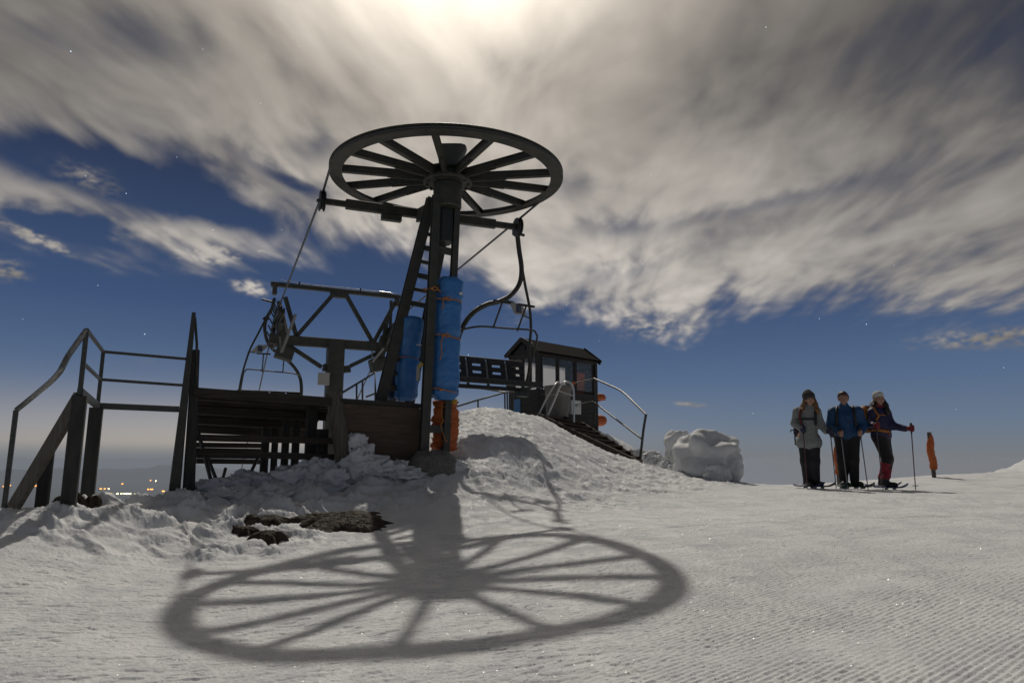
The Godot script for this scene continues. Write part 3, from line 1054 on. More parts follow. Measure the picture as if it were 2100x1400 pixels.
func build_tower():
	var mid := tw_l.lerp(tw_r, 0.5)
	var h := func(k: float, y: float) -> Vector3: return tw_l.lerp(tw_r, k) + Vector3(0, y, 0)
	var t := thing("line_tower", "dark lattice line tower with T crossbar and sheave trains behind the deck", "lift tower", Vector3(mid.x, -0.5, mid.z))
	var low := -1.38
	# column
	var cx: float = 0.50
	var st := begin()
	beam(st, Vector3(0, -1.9, 0) + Vector3(h.call(cx, 0).x, 0, h.call(cx, 0).z), h.call(cx, low + 0.05), 0.44, 0.40, LAT, 0.12)
	part(t, "column", st, M.steel)
	part(t, "top_beam", bar(h.call(-0.01, 0), h.call(1.01, 0), 0.12, 0.11), M.steel)
	part(t, "lower_beam", bar(h.call(0.0, low), h.call(0.98, low), 0.16, 0.24), M.steel)
	for q in [[0.46, -0.12, 0.20, low + 0.12], [0.57, -0.12, 0.79, low + 0.12], [0.10, -0.3, 0.20, low + 0.1], [0.97, -0.15, 0.80, low + 0.1], [0.08, low, 0.40, low - 0.62], [0.90, low - 0.05, 0.62, low - 0.55]]:
		part(t, "brace", bar(h.call(q[0], q[1]), h.call(q[2], q[3]), 0.09, 0.10), M.steel)
	part(t, "gusset", bar(h.call(0.44, -0.1), h.call(0.58, -0.1), 0.14, 0.17), M.steel)
	for k in [0.02, 0.985]:
		part(t, "end_plate", bar(h.call(k, -0.26), h.call(k, 0.0), 0.17, 0.10, LAT), M.steel)
	for k in [0.41, 0.62]:
		part(t, "bracket", bar(h.call(k, low - 0.62), h.call(k + (0.08 if k < 0.5 else -0.08), low - 0.66), 0.16, 0.18), M.steel)
	# service mast beside the right end
	part(t, "mast", bar(h.call(0.935, -2.9), h.call(0.935, -0.12), 0.07, 0.07, LAT), M.steel)
	# safety wire along the top
	part(t, "wire", pipe([h.call(0.05, 0.12), h.call(0.3, 0.08), h.call(0.6, 0.10), h.call(0.97, 0.09)], 0.008, 5), M.dark)
	for k in [0.2, 0.68]:
		part(t, "wire_stud", bar(h.call(k, 0.05), h.call(k, 0.13), 0.03, 0.03, LAT), M.dark)
	part(t, "lamp_tube", pipe([h.call(0.83, 0.09), h.call(0.93, 0.085)], 0.022, 8), M.alu)
	# small box on the column
	st = begin()
	var bp: Vector3 = h.call(0.405, -2.32) - LINE * 0.26
	beam(st, bp - Vector3(0, 0.15, 0), bp + Vector3(0, 0.15, 0), 0.27, 0.12, LINE)
	part(t, "junction_box", st, M.greybox)
	# sheave trains
	for s in [-1, 1]:
		var c := cable_at_tower(s)
		var fall := Vector3(0, -0.30, 0)
		var inw: Vector3 = -TA * s
		st = begin()
		beam(st, c - LINE * 0.95 + Vector3(0, -0.14, 0) + inw * 0.08, c + LINE * 1.1 - Vector3(0, 0.72, 0) + inw * 0.08, 0.05, 0.13)
		beam(st, c - LINE * 0.6 - Vector3(0, 0.33, 0) + inw * 0.10, c + LINE * 0.7 - Vector3(0, 0.72, 0) + inw * 0.10, 0.07, 0.10)
		beam(st, c - Vector3(0, 0.25, 0) + inw * 0.1, c - Vector3(0, 0.95, 0) + inw * 0.26, 0.22, 0.24, LINE)
		beam(st, c - Vector3(0, 0.95, 0) + inw * 0.05, c - Vector3(0, 1.05, 0) + inw * 0.45, 0.30, 0.34)
		beam(st, c + Vector3(0, 0.28, 0) + inw * 0.05, c - Vector3(0, 0.3, 0) + inw * 0.12, 0.10, 0.13, LINE)
		var tr := part(t, "sheave_train", st, M.steel)
		for k in 8:
			var q := (k - 3.2) / 4.0
			var p := c + LINE * (q * 1.0) + Vector3(0, -0.15 - (0.5 * q if q > -0.1 else -0.05), 0)
			var bs := Basis(TA.cross(Vector3.UP).normalized(), TA, Vector3.UP)
			st = begin()
			lathe(st, [Vector2(0.0, -0.045), Vector2(0.12, -0.045), Vector2(0.13, -0.03), Vector2(0.105, -0.008), Vector2(0.105, 0.008), Vector2(0.13, 0.03), Vector2(0.12, 0.045), Vector2(0.0, 0.045)], p, bs, 16)
			part(tr, "sheave", st, M.dark)
			part(tr, "keeper", bar(p + TA * s * 0.05 - Vector3(0, 0.02, 0), p + TA * s * 0.13 + Vector3(0, 0.12, 0), 0.03, 0.03), M.dark)
	# bright service pipes
	var dl := -tw_l.z - 0.5
	var dr := -tw_r.z - 0.4
	part(t, "service_pipe", pipe([P(606, 644, dl), P(577, 722, dl)], 0.035, 8), M.galv)
	part(t, "service_pipe", pipe([P(581, 645, dl + 0.2), P(589, 680, dl)], 0.03, 8), M.galv)
	part(t, "service_pipe", pipe([P(573, 690, dl + 0.2), P(576, 722, dl)], 0.022, 8), M.galv)
	part(t, "service_pipe", pipe([P(786, 714, dr), P(763, 742, dr)], 0.04, 8), M.galv)
	part(t, "service_pipe", pipe([P(763, 720, dr), P(762, 742, dr)], 0.022, 8), M.galv)

# ---------------------------------------------------------------- chairs
func build_chairs():
	# right hand chair, just past its sheave, swung a little; u, v and true distance
	chair(P(1012, 787, 11.75), 0.60, [[0.50, 2.84, 0.0], [0.545, 2.50, 0.0], [0.60, 2.15, 0.0], [0.55, 1.86, 0.0], [0.36, 1.62, 0.0], [0.10, 1.47, 0.0], [-0.16, 1.38, 0.02], [-0.45, 1.19, 0.03], [-0.66, 0.90, 0.03], [-0.77, 0.5, 0.0], [-0.78, 0.02, -0.1]], [[0.59, 2.28, 0.0], [0.68, 1.85, 0.0], [0.765, 1.42, 0.02], [0.79, 1.05, 0.02], [0.77, 0.7, 0.0], [0.76, 0.3, 0.0], [0.75, 0.02, -0.1]], 1.0, -1.0, "four seat lift chair with black slatted backs hanging beside the hut")
	chair(P(552, 838, -tw_l.z + 1.2), 0.43, [[-0.05, 2.82, 0.0], [-0.09, 2.62, 0.0], [-0.22, 2.3, 0.0], [-0.22, 1.98, 0.0], [-0.10, 1.66, 0.0], [0.16, 1.42, 0.0], [0.47, 1.20, 0.0], [0.70, 0.88, 0.0], [0.77, 0.5, 0.0], [0.76, 0.02, -0.1]], [[-0.22, 2.35, 0.0], [-0.38, 1.95, 0.0], [-0.56, 1.5, 0.0], [-0.69, 0.95, 0.0], [-0.75, 0.5, 0.0], [-0.78, 0.02, -0.1]], 1.0, 1.0, "empty lift chair hanging at the line tower above the timber deck")

func chair(seat: Vector3, turn: float, thick: Array, thin: Array, scale: float, side: float, label: String):
	var t := thing("lift_chair", label, "lift chair", seat, "lift chairs")
	var bs := Basis(Vector3.UP, turn)
	var w := func(a: Array) -> Vector3: return seat + bs * Vector3(a[0], a[1], a[2]) * scale
	var c1 := []
	for a in thick:
		c1.append(w.call(a))
	var c2 := []
	for a in thin:
		c2.append(w.call(a))
	part(t, "hanger", pipe(curve(c1, 6), 0.044 * scale, 10), M.steel)
	part(t, "side_tube", pipe(curve(c2, 6), 0.026 * scale, 8), M.steel)
	# grip on the cable
	part(t, "grip", bar(c1[0] - LINE * 0.14 + Vector3(0, 0.02, 0), c1[0] + LINE * 0.14 + Vector3(0, 0.02, 0), 0.07, 0.10), M.dark)
	part(t, "grip_pin", pipe([c1[0] + Vector3(-0.02, -0.02, 0), c1[0] + bs * Vector3(-0.3 if side > 0 else 0.16, 0.03 if side > 0 else -0.04, 0)], 0.028, 8), M.dark)
	if side > 0:
		part(t, "clamp", bar(c2[0] + bs * Vector3(0.06 * side, 0.04, 0), c2[0] - bs * Vector3(0.05 * side, 0.05, 0), 0.07, 0.12), M.dark)
	# restraint bar swung up, with foot rests
	var zb := 0.35
	var rb := [[0.72 * side, 0.86, 0.1], [0.5 * side, 0.90, zb], [0.0, 0.925, zb], [-0.56 * side, 0.95, zb], [-0.66 * side, 0.90, zb], [-0.70 * side, 0.78, zb * 0.9], [-0.74 * side, 0.2, 0.0]]
	var c3 := []
	for a in rb:
		c3.append(w.call(a))
	var rest := part(t, "restraint_bar", pipe(curve(c3, 5), 0.017 * scale, 8), M.steel)
	for q in [[0.24 * side, 0.12], [-0.26 * side, -0.1]]:
		var x: float = q[0]
		var lean := 0.12 if side < 0 else 0.0
		part(rest, "foot_rest_stem", pipe([w.call([x, 0.90, zb]), w.call([x + lean, 1.34, zb + 0.1])], 0.016, 7), M.steel)
		part(rest, "foot_rest", bar(w.call([x + lean - 0.17, 1.35, zb + 0.1]), w.call([x + lean + 0.17, 1.35, zb + 0.1]), 0.05, 0.035), M.black)
	# number plate between two short bars
	var px := -0.33 if side > 0 else 0.47
	var py := 1.53 if side > 0 else 1.37
	if side > 0:
		part(t, "plate_bar", pipe([w.call([-0.62, py - 0.1, 0.05]), w.call([px - 0.1, py - 0.11, 0.06])], 0.014, 6), M.steel)
		part(t, "plate_bar", pipe([w.call([px + 0.08, py + 0.1, 0.06]), w.call([0.12, py + 0.09, 0.05])], 0.014, 6), M.steel)
	else:
		part(t, "plate_bar", pipe([w.call([0.12, py + 0.14, 0.05]), w.call([px - 0.08, py + 0.11, 0.06])], 0.014, 6), M.steel)
		part(t, "plate_bar", pipe([w.call([px + 0.1, py - 0.1, 0.06]), w.call([0.77, py - 0.13, 0.02])], 0.014, 6), M.steel)
	var st := begin()
	var k := 0.07 if side > 0 else -0.07
	slab(st, [w.call([px - 0.15 - k, py - 0.1, 0.07]), w.call([px + 0.12 - k, py - 0.1, 0.07]), w.call([px + 0.15 + k, py + 0.1, 0.07]), w.call([px - 0.12 + k, py + 0.1, 0.07])], bs * Vector3(0, 0, 0.014))
	var plate := part(t, "number_plate", st, M.greybox)
	st = begin()
	slab(st, [w.call([px - 0.05, py - 0.075, 0.088]), w.call([px + 0.06, py - 0.075, 0.088]), w.call([px + 0.06, py + 0.07, 0.088]), w.call([px - 0.05, py + 0.07, 0.088])], bs * Vector3(0, 0, 0.005))
	part(plate, "number_panel", st, plain(0.05, 0.06, 0.11, 0.5))
	# seat: two beams, a slatted squab and four moulded backs
	part(t, "seat_beam", bar(w.call([-0.84, -0.06, -0.1]), w.call([0.84, -0.06, -0.1]), 0.06, 0.07), M.dark)
	part(t, "seat_beam", bar(w.call([-0.84, 0.0, 0.2]), w.call([0.84, 0.0, 0.2]), 0.06, 0.06), M.dark)
	for i in 5:
		part(t, "seat_slat", bar(w.call([-0.82, 0.035, -0.14 + i * 0.1]), w.call([0.82, 0.035, -0.14 + i * 0.1]), 0.075, 0.035), M.black)
	for i in 4:
		var x := -0.615 + i * 0.41
		st = begin()
		for j in 3:
			beam(st, w.call([x - 0.175, 0.15 + j * 0.13, -0.20 - j * 0.025]), w.call([x + 0.175, 0.15 + j * 0.13, -0.20 - j * 0.025]), 0.035, 0.085)
		for e in [-1, 1]:
			beam(st, w.call([x + e * 0.14, 0.11, -0.195]), w.call([x + e * 0.14, 0.455, -0.262]), 0.09, 0.036, bs * Vector3(0, 0, 1))
		part(t, "backrest", st, M.black)
	for i in 3:
		var x := -0.41 + i * 0.41
		part(t, "back_stay", bar(w.call([x, -0.05, -0.16]), w.call([x, 0.43, -0.26]), 0.05, 0.02, bs * Vector3(0, 0, 1)), M.galv)
	part(t, "back_tube", pipe([w.call([-0.8, 0.47, -0.27]), w.call([0.8, 0.47, -0.27])], 0.018, 8), M.dark)
	part(t, "foot_box", bar(w.call([0.5, -0.14, 0.0]), w.call([0.72, -0.14, 0.0]), 0.14, 0.10), M.dark)

# ---------------------------------------------------------------- timber deck
var FL := Vector3.ZERO
var FR := Vector3.ZERO

func on_front(u: float) -> Vector3:
	# point of the deck's front edge under a bearing
	var lo := -0.3
	var hi := 1.3
	for i in 40:
		var m := (lo + hi) / 2
		var p := FL.lerp(FR, m)
		var uu := 1050.0 + FOCAL * p.x / ((p.y - EYE.y) * sin(PITCH) - p.z * cos(PITCH))
		if uu < u:
			lo = m
		else:
			hi = m
	return FL.lerp(FR, lo)

func build_deck():
	FL = P(397, 796, 8.3)
	FR = P(862, 829, 9.72)
	var dn := Vector3.DOWN
	var fd := (FR - FL).normalized()
	var c := on_front(560)
	var t := thing("timber_deck", "dark weathered timber loading deck on posts left of the pylon", "deck", Vector3(c.x, 0.5, c.z))
	var split := on_front(690)
	# top boards, seen from below
	for k in 13:
		var o := LINE * (0.10 + k * 0.20)
		var e: Vector3 = (split if k > 0 else FR) + LINE * (0.10 + k * 0.20)
		if k > 0 and k < 5:
			e = on_front(780) + o
		var j := 0.012 * sin(k * 5.1)
		part(t, "deck_plank", bar(FL + o + dn * (0.03 + j + 0.026 * k), e + dn * (0.03 - j + 0.026 * k), 0.185, 0.05), M.wood)
	part(t, "edge_board", bar(FL + dn * 0.045 - LINE * 0.02, split + dn * 0.05 - LINE * 0.02, 0.05, 0.11), M.wood)
	part(t, "edge_cap", bar(split + fd * 0.02 + dn * 0.02 - LINE * 0.02, FR + dn * 0.02 - LINE * 0.02, 0.06, 0.05), M.darkpost)
	# joists hanging under it
	for q in [0.75, 1.5, 2.3]:
		part(t, "joist", bar(FL + LINE * q + dn * (0.11 + 0.13 * q), split + LINE * q + dn * (0.11 + 0.13 * q), 0.07, 0.11), M.wood)
	for k in 1:
		part(t, "far_board", bar(FL + LINE * 2.62 + dn * (0.36 + 0.1 * k), on_front(655) + LINE * 2.62 + dn * (0.36 + 0.1 * k), 0.04, 0.09), M.wood)
	# rails below the deck
	for q in [[897, 904, 16], [928, 938, 20]]:
		var a := P(398, q[0], 8.42)
		var b := P(684, q[1], 9.30)
		part(t, "low_rail", bar(a, b, 0.06, 0.085), M.wood)
	# far lower landing of boards
	for k in 4:
		part(t, "landing_board", bar(P(402, 912 + k * 11, 10.1), P(548, 914 + k * 11, 10.9), 0.04, 0.075), M.wood)
	# posts
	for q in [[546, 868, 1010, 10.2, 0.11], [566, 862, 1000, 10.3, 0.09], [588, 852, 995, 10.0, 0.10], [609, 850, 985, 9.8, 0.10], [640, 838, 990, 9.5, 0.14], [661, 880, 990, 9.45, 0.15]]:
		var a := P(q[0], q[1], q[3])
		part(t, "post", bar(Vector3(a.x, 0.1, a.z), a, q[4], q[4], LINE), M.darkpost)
	# slanting braces
	for q in [[405, 882, 436, 1000, 9.2], [424, 935, 450, 1002, 9.8], [530, 935, 503, 992, 10.4], [462, 960, 452, 1000, 10.6]]:
		part(t, "brace", pipe([P(q[0], q[1], q[4]), P(q[2], q[3], q[4] - 0.2)], 0.025, 7), M.rail)
	# upright log at the corner
	var st := begin()
	tube(st, [P(709, 968, 9.12), P(698, 900, 9.14), P(690, 845, 9.16), P(684, 806, 9.18)], [0.115, 0.11, 0.115, 0.105], 10)
	var log_ := part(t, "corner_log", st, M.post)
	log_.set_meta("label", "pale upright timber log at the corner of the boards")
	# board wall on the right
	var h := 0.0
	for k in 6:
		var hh := [0.17, 0.18, 0.20, 0.19, 0.20, 0.22][k] as float
		var a := on_front(700) + dn * (0.07 + h + hh / 2) - LINE * (0.014 * (k % 2))
		var b := on_front(864) + dn * (0.065 + h + hh / 2) - LINE * (0.014 * (k % 2))
		part(t, "wall_board", bar(a, b, 0.035, hh + 0.006), [M.brown, M.brown2, M.brown][k % 3])
		h += hh
	# steel corner posts at the left end
	st = begin()
	beam(st, P(354, 1035, 8.22), P(397, 641, 8.22), 0.13, 0.12, LINE, 0.1, 0.045, 0.06)
	part(t, "end_post", st, M.steel)
	st = begin()
	beam(st, P(385, 1030, 8.34), P(401, 718, 8.34), 0.14, 0.13, LINE, 0.1, 0.09, 0.1)
	part(t, "end_post", st, M.darkpost)
	part(t, "end_post_stay", pipe([P(399, 650, 8.3), P(403, 705, 8.3), P(402, 790, 8.3)], 0.017, 6), M.steel)
	# hand rail on the deck in front of the tower
	var d := 11.6
	var hr := thing("deck_handrail", "short dark sloping handrail between the line tower and the pylon", "handrail", P(735, 830, d))
	part(hr, "top_rail", pipe([P(690, 817, d), P(700, 806, d), P(769, 764, d), P(770, 824, d)], 0.022, 8), M.rail)
	for q in [[701, 806], [731, 787], [743, 780]]:
		part(hr, "baluster", pipe([P(q[0], q[1], d), P(q[0], 830, d)], 0.016, 7), M.rail)
	part(hr, "low_rail", pipe([P(750, 814, d), P(770, 806, d)], 0.016, 7), M.rail)

# ---------------------------------------------------------------- stairs and railing at the left
func build_stairs_left():
	var d3 := 7.72
	var t3 := P(211, 721, d3)
	var t2 := PY(177, 676, t3.y)
	var d2 := -t2.z
	var endp := P(383, 736, 8.22)
	var t := thing("stair_railing", "dark steel stair with handrail and rails left of the timber deck", "railing", Vector3(t3.x, 0.4, t3.z))
	var dwn := func(p: Vector3, y: float) -> Vector3: return Vector3(p.x, y, p.z)
	var ym := P(207, 778, d3).y
	var yl := P(200, 832, d3).y
	# uprights
	part(t, "upright", bar(dwn.call(t2, yl), t2, 0.04, 0.04, LINE), M.rail)
	part(t, "upright", bar(dwn.call(t3, yl), t3, 0.038, 0.038, LINE), M.rail)
	# rails to the deck's end post
	var e := endp
	part(t, "rail", bar(t3, e, 0.03, 0.032), M.rail)
	part(t, "rail", bar(dwn.call(t3, ym), P(377, 790, 8.2), 0.03, 0.032), M.rail)
	part(t, "rail", bar(dwn.call(t3, yl), P(366, 839, 8.2), 0.05, 0.07), M.rail)
	part(t, "rail", bar(t2, t3, 0.03, 0.032), M.rail)
	part(t, "rail", bar(dwn.call(t2, ym), dwn.call(t3, ym), 0.03, 0.032), M.rail)
	part(t, "rail", bar(dwn.call(t2, yl + 0.03), dwn.call(t3, yl), 0.05, 0.07), M.rail)
	# handrail down the stair
	var p1 := P(32, 841, 6.75)
	var hr := part(t, "handrail", pipe(curve([t2, P(140, 728, d2 - 0.08), P(117, 768, d2 - 0.15), P(75, 806, 6.8), p1], 5), 0.026, 8), M.galv)
	hr.set_meta("label", "bare metal handrail catching the light")
	part(t, "upright", bar(Vector3(p1.x, 0.2, p1.z), p1, 0.042, 0.042, LINE), M.rail)
	var sa: Vector3 = dwn.call(t2, yl - 0.02)
	var sb := P(14, 1062, 6.78)
	part(t, "stringer", bar(sb, sa, 0.05, 0.15), M.post)
	# timber supports
	for q in [[163, 812, d2, 0.12], [197, 836, d3, 0.132], [98, 918, 6.95, 0.11]]:
		var a := P(q[0], q[1], q[2])
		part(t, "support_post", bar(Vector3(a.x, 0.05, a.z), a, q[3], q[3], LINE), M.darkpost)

# ---------------------------------------------------------------- padding
func pad(st: SurfaceTool, lo: Vector3, hi: Vector3, ha: float, hb: float, pinch: Array, seed_: float, ex := 3.2, puff := 1.0):
	var rings := []
	var n := 56
	for i in n + 1:
		var t := float(i) / n
		var c := lo.lerp(hi, t)
		var s := 1.0 - 0.35 * exp(-pow(t / 0.025, 2.0)) - 0.3 * exp(-pow((1 - t) / 0.02, 2.0))
		for p in pinch:
			s -= 0.14 * exp(-pow((t - p) / 0.022, 2.0)) - 0.03 * exp(-pow((t - p) / 0.07, 2.0))
		var ring := []
		for k in 32:
			var a := TAU * k / 32
			var q := Vector2(cos(a), sin(a))
			var rr := pow(pow(absf(q.x), ex) + pow(absf(q.y), ex), -1.0 / ex)
			rr *= s * (1.0 + puff * (0.07 * nz.get_noise_3d(q.x * 1.1 + seed_, t * 5.0, q.y * 1.1) + 0.05 * (absf(nz.get_noise_3d(q.x * 2.6, t * 13.0 + seed_, q.y * 2.6)) - 0.3) + 0.02 * nz.get_noise_3d(q.x * 6.0, t * 34.0 + seed_, q.y * 6.0)))
			ring.append(c + LAT * q.x * rr * ha + LINE * q.y * rr * hb)
		rings.append(ring)
	skin(st, rings)

func rope_ring(parent: Node3D, c: Vector3, ha: float, hb: float, tail: float, r := 0.009):
	var pts := []
	for k in 25:
		var a := TAU * k / 24
		var q := Vector2(cos(a), sin(a))
		var rr := pow(pow(absf(q.x), 3.2) + pow(absf(q.y), 3.2), -1.0 / 3.2)
		pts.append(c + LAT * q.x * rr * ha + LINE * q.y * rr * hb + Vector3(0, 0.012 * sin(a * 3.0 + c.y * 7.0) - 0.02 * q.x, 0))
	var st := begin()
	tube(st, pts, r, 6)
	# knot and tail on the near side
	var k := c - LINE * (hb * 0.99) - LAT * ha * 0.35
	tube(st, [k + Vector3(-0.02, 0.012, 0.02), k + Vector3(0.0, -0.004, 0.035), k + Vector3(0.025, 0.01, 0.02)], r * 2.0, 6)
	if tail > 0.0:
		tube(st, curve([k + Vector3(0, 0, 0.02), k + Vector3(-0.03, -tail * 0.3, 0.035), k + Vector3(-0.02, -tail * 0.7, 0.03), k + Vector3(-0.045, -tail, 0.03)], 4), r * 0.85, 5)
		tube(st, curve([k + Vector3(0, 0, 0.02), k + Vector3(0.05, 0.03, 0.03), k + Vector3(0.09, -0.01, 0.03), k + Vector3(0.04, -0.03, 0.03), k + Vector3(0, 0, 0.02)], 4), r * 0.8, 5)
	part(parent, "rope", st, M.rope)

func build_pads():
	# tall blue pad round the front right leg
	var lo := P(911, 820, 9.80)
	var hi := P(922, 570, 9.87)
	var t := thing("blue_pad", "tall bright blue crash pad roped to the front of the pylon", "crash pad", lo)
	var st := begin()
	pad(st, lo, hi, 0.195, 0.14, [0.10, 0.50, 0.80], 1.0)
	part(t, "cover", st, M.blue)
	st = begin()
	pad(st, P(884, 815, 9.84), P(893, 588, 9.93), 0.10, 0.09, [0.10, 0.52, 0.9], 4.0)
	part(t, "shaded_fold", st, M.navy)  # fold set back behind the leg, its shade painted as dark blue
	for q in [[0.07, 0.0], [0.50, 0.36], [0.80, 0.16]]:
		rope_ring(t, lo.lerp(hi, q[0]) - LAT * 0.03, 0.215, 0.150, q[1])
	rope_ring(t, P(886, 596, 9.72), 0.12, 0.10, 0.2)
	st = begin()
	var g := lo.lerp(hi, 0.86) + LAT * 0.13 - LINE * 0.141
	beam(st, g - LAT * 0.02, g + LAT * 0.035, 0.006, 0.04)
	part(t, "label_patch", st, M.white)
	# left pad on the raked leg
	var l2 := P(831, 822, 10.30)
	var h2 := P(845, 650, 10.05)
	t = thing("blue_pad", "shorter blue crash pad on the raked left leg of the pylon", "crash pad", l2)
	st = begin()
	pad(st, l2, h2, 0.165, 0.13, [0.5], 7.0)
	part(t, "cover", st, M.blue)
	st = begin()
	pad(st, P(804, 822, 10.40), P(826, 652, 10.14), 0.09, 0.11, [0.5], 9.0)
	part(t, "shaded_fold", st, M.navy)  # left side of this pad, with its shade put into the colour
	st = begin()
	g = l2.lerp(h2, 0.66) + LAT * 0.11 - LINE * 0.131
	beam(st, g - LAT * 0.05, g + LAT * 0.03, 0.006, 0.022)
	part(t, "label_patch", st, M.white)
	rope_ring(t, l2.lerp(h2, 0.5) - LAT * 0.05, 0.20, 0.135, 0.0, 0.004)
	# orange pad on the foot of the leg
	var l3 := P(911, 925, 10.02)
	var h3 := P(914, 820, 10.02)
	t = thing("orange_pad", "orange padding roped round the pylon foot below the blue pad", "padding", l3)
	st = begin()
	pad(st, l3, h3, 0.185, 0.13, [0.18, 0.55, 0.85], 12.0, 2.3, 2.6)
	part(t, "cover", st, M.orange)
	for q in [0.18, 0.55, 0.85]:
		rope_ring(t, l3.lerp(h3, q), 0.17, 0.125, 0.0, 0.006)
	part(t, "rope", pipe(curve([P(906, 826, 9.74), P(905, 850, 9.74), P(909, 862, 9.73), P(904, 872, 9.74), P(909, 890, 9.74), P(913, 902, 9.75), P(918, 905, 9.77)], 4), 0.006, 5), M.rope)
	st = begin()
	pad(st, P(926, 829, 9.96), P(928, 818, 9.97), 0.07, 0.06, [], 3.0, 2.2)
	part(t, "yellow_fold", st, plain(0.5, 0.3, 0.03, 0.7))
	# control valve beside the leg
	t = thing("control_valve", "small grey valve with yellow cap beside the front leg", "valve", P(858, 778, 9.62))
	part(t, "body", pipe([P(857, 780, 9.62), P(859, 750, 9.62)], 0.032, 10), M.greybox)
	part(t, "cap", pipe([P(860, 752, 9.58), P(866, 744, 9.56)], 0.03, 10), plain(0.45, 0.33, 0.08, 0.6))

# ---------------------------------------------------------------- operator's hut
var HK := Vector3.ZERO
const HX := Vector3(0.7071, 0, -0.7071)
const HZ := Vector3(-0.7071, 0, -0.7071)
func hp(a: float, y: float, b: float) -> Vector3:
	return HK + HX * a + HZ * b + Vector3(0, y, 0)

func build_hut():
	HK = P(1105, 870, 20.0)
	var L := 2.7
	var D := 1.15
	var t := thing("operator_hut", "dark timber operator's cabin with pitched roof and big windows", "hut", hp(L / 2, 0, D / 2))
	# corner posts
	for q in [[0.0, 0.0], [L, 0.0], [0.0, D], [L, D]]:
		part(t, "corner_post", bar(hp(q[0], -0.4, q[1]), hp(q[0], 2.18, q[1]), 0.11, 0.11, HX), M.hut)
	part(t, "floor", bar(hp(0, -0.02, D / 2), hp(L, -0.02, D / 2), D - 0.1, 0.08), M.hut)
	# lap boards below the windows and above
	for k in 9:
		var y := -0.28 + k * 0.155
		if k < 9:
			part(t, "wall_board", bar(hp(0.05, y, -0.01), hp(L - 0.05, y, -0.01), 0.03, 0.15), M.hut)
			part(t, "wall_board", bar(hp(-0.01, y, 0.05), hp(-0.01, y, D - 0.05), 0.03, 0.15), M.hut)
			part(t, "wall_board", bar(hp(0.05, y, D + 0.01), hp(L - 0.05, y, D + 0.01), 0.03, 0.15), M.hut)
	for k in 16:
		var y := -0.28 + k * 0.155
		part(t, "wall_board", bar(hp(L + 0.01, y, 0.05), hp(L + 0.01, y, D - 0.05), 0.03, 0.15), M.hut)
	# heads over the windows
	part(t, "head_beam", bar(hp(0, 2.08, 0), hp(L, 2.08, 0), 0.09, 0.15), M.hut)
	part(t, "head_beam", bar(hp(0, 2.08, D), hp(L, 2.08, D), 0.09, 0.15), M.hut)
	part(t, "head_beam", bar(hp(0, 2.06, 0), hp(0, 2.06, D), 0.09, 0.15), M.hut)
	part(t, "head_beam", bar(hp(L, 2.06, 0), hp(L, 2.06, D), 0.09, 0.15), M.hut)
	for g in [0.0, L]:
		var st := begin()
		slab(st, [hp(g - 0.02, 2.1, 0.0), hp(g - 0.02, 2.1, D), hp(g - 0.02, 2.5, D / 2)], HX * 0.04)
		part(t, "gable", st, M.hut)
	# windows: frame, pane
	for q in [[0.13, 0.80], [0.90, 1.62], [1.72, 2.55]]:
		window(t, hp(q[0], 1.10, 0.0), HX * (q[1] - q[0]), 0.92)
	for q in [[0.09, 1.25], [1.42, 2.58]]:
		window(t, hp(q[0], 1.10, D), HX * (q[1] - q[0]), 0.92, M.frost)
	for q in [[0.09, 0.30], [0.38, 0.60], [0.68, 0.98]]:
		window(t, hp(0.0, 1.10, q[0]), HZ * (q[1] - q[0]), 0.92)
	for q in [0.85, 1.67]:
		part(t, "mullion", bar(hp(q, 1.05, -0.01), hp(q, 2.05, -0.01), 0.06, 0.07, HX), M.hut)
	for q in [0.34, 0.64]:
		part(t, "mullion", bar(hp(-0.01, 1.05, q), hp(-0.01, 2.05, q), 0.06, 0.06, HX), M.hut)
	# roof
	var st2 := begin()
	var ov := 0.13
	for s in [0, 1]:
		var eb := -ov if s == 0 else D + ov
		var a := hp(-ov, 2.09, eb)
		var b := hp(L + ov, 2.09, eb)
		var c := hp(L + ov, 2.56, D / 2)
		var d := hp(-ov, 2.56, D / 2)
		slab(st2, [a, b, c, d], Vector3(0, 0.055, 0))
	var roof := part(t, "roof", st2, M.roofing)
	part(roof, "barge_board", bar(hp(-ov - 0.012, 2.10, -ov), hp(-ov - 0.012, 2.58, D / 2), 0.025, 0.12), M.hut)
	part(roof, "barge_board", bar(hp(-ov - 0.012, 2.10, D + ov), hp(-ov - 0.012, 2.58, D / 2), 0.025, 0.12), M.hut)
	part(roof, "barge_board", bar(hp(L + ov + 0.012, 2.07, -ov), hp(L + ov + 0.012, 2.58, D / 2), 0.025, 0.16), M.hut)
	part(roof, "metal_trim", pipe([hp(-ov, 2.635, D / 2), hp(-ov + 0.02, 2.40, 0.14)], 0.014, 6), M.alu)
	st2 = begin()
	lathe(st2, [Vector2(0, 0), Vector2(0.09, 0), Vector2(0.09, 0.03), Vector2(0, 0.03)], hp(-0.03, 2.3, D / 2), Basis(HZ, -HX, Vector3.UP), 16)
	part(t, "round_vent", st2, M.black)
	# blue notice on the gable end
	var po := solo("wall_poster", bar(hp(-0.045, 0.18, 0.85), hp(-0.045, 0.78, 0.85), 0.008, 0.30, HZ), M.poster, "blue notice with a pale band on the hut's end wall", "poster")
	part(po, "pale_band", bar(hp(-0.055, 0.27, 0.72), hp(-0.055, 0.27, 0.98), 0.004, 0.03), plain(0.3, 0.4, 0.52, 0.5))
	# white box with a few marks, on the wall behind the bin
	t = thing("wall_box", "white electrical box on the hut wall behind the bin", "box", hp(1.55, 0.35, -0.08))
	part(t, "cabinet", bar(hp(1.55, 0.36, -0.09), hp(1.55, 0.78, -0.09), 0.12, 0.46, HX), M.white)
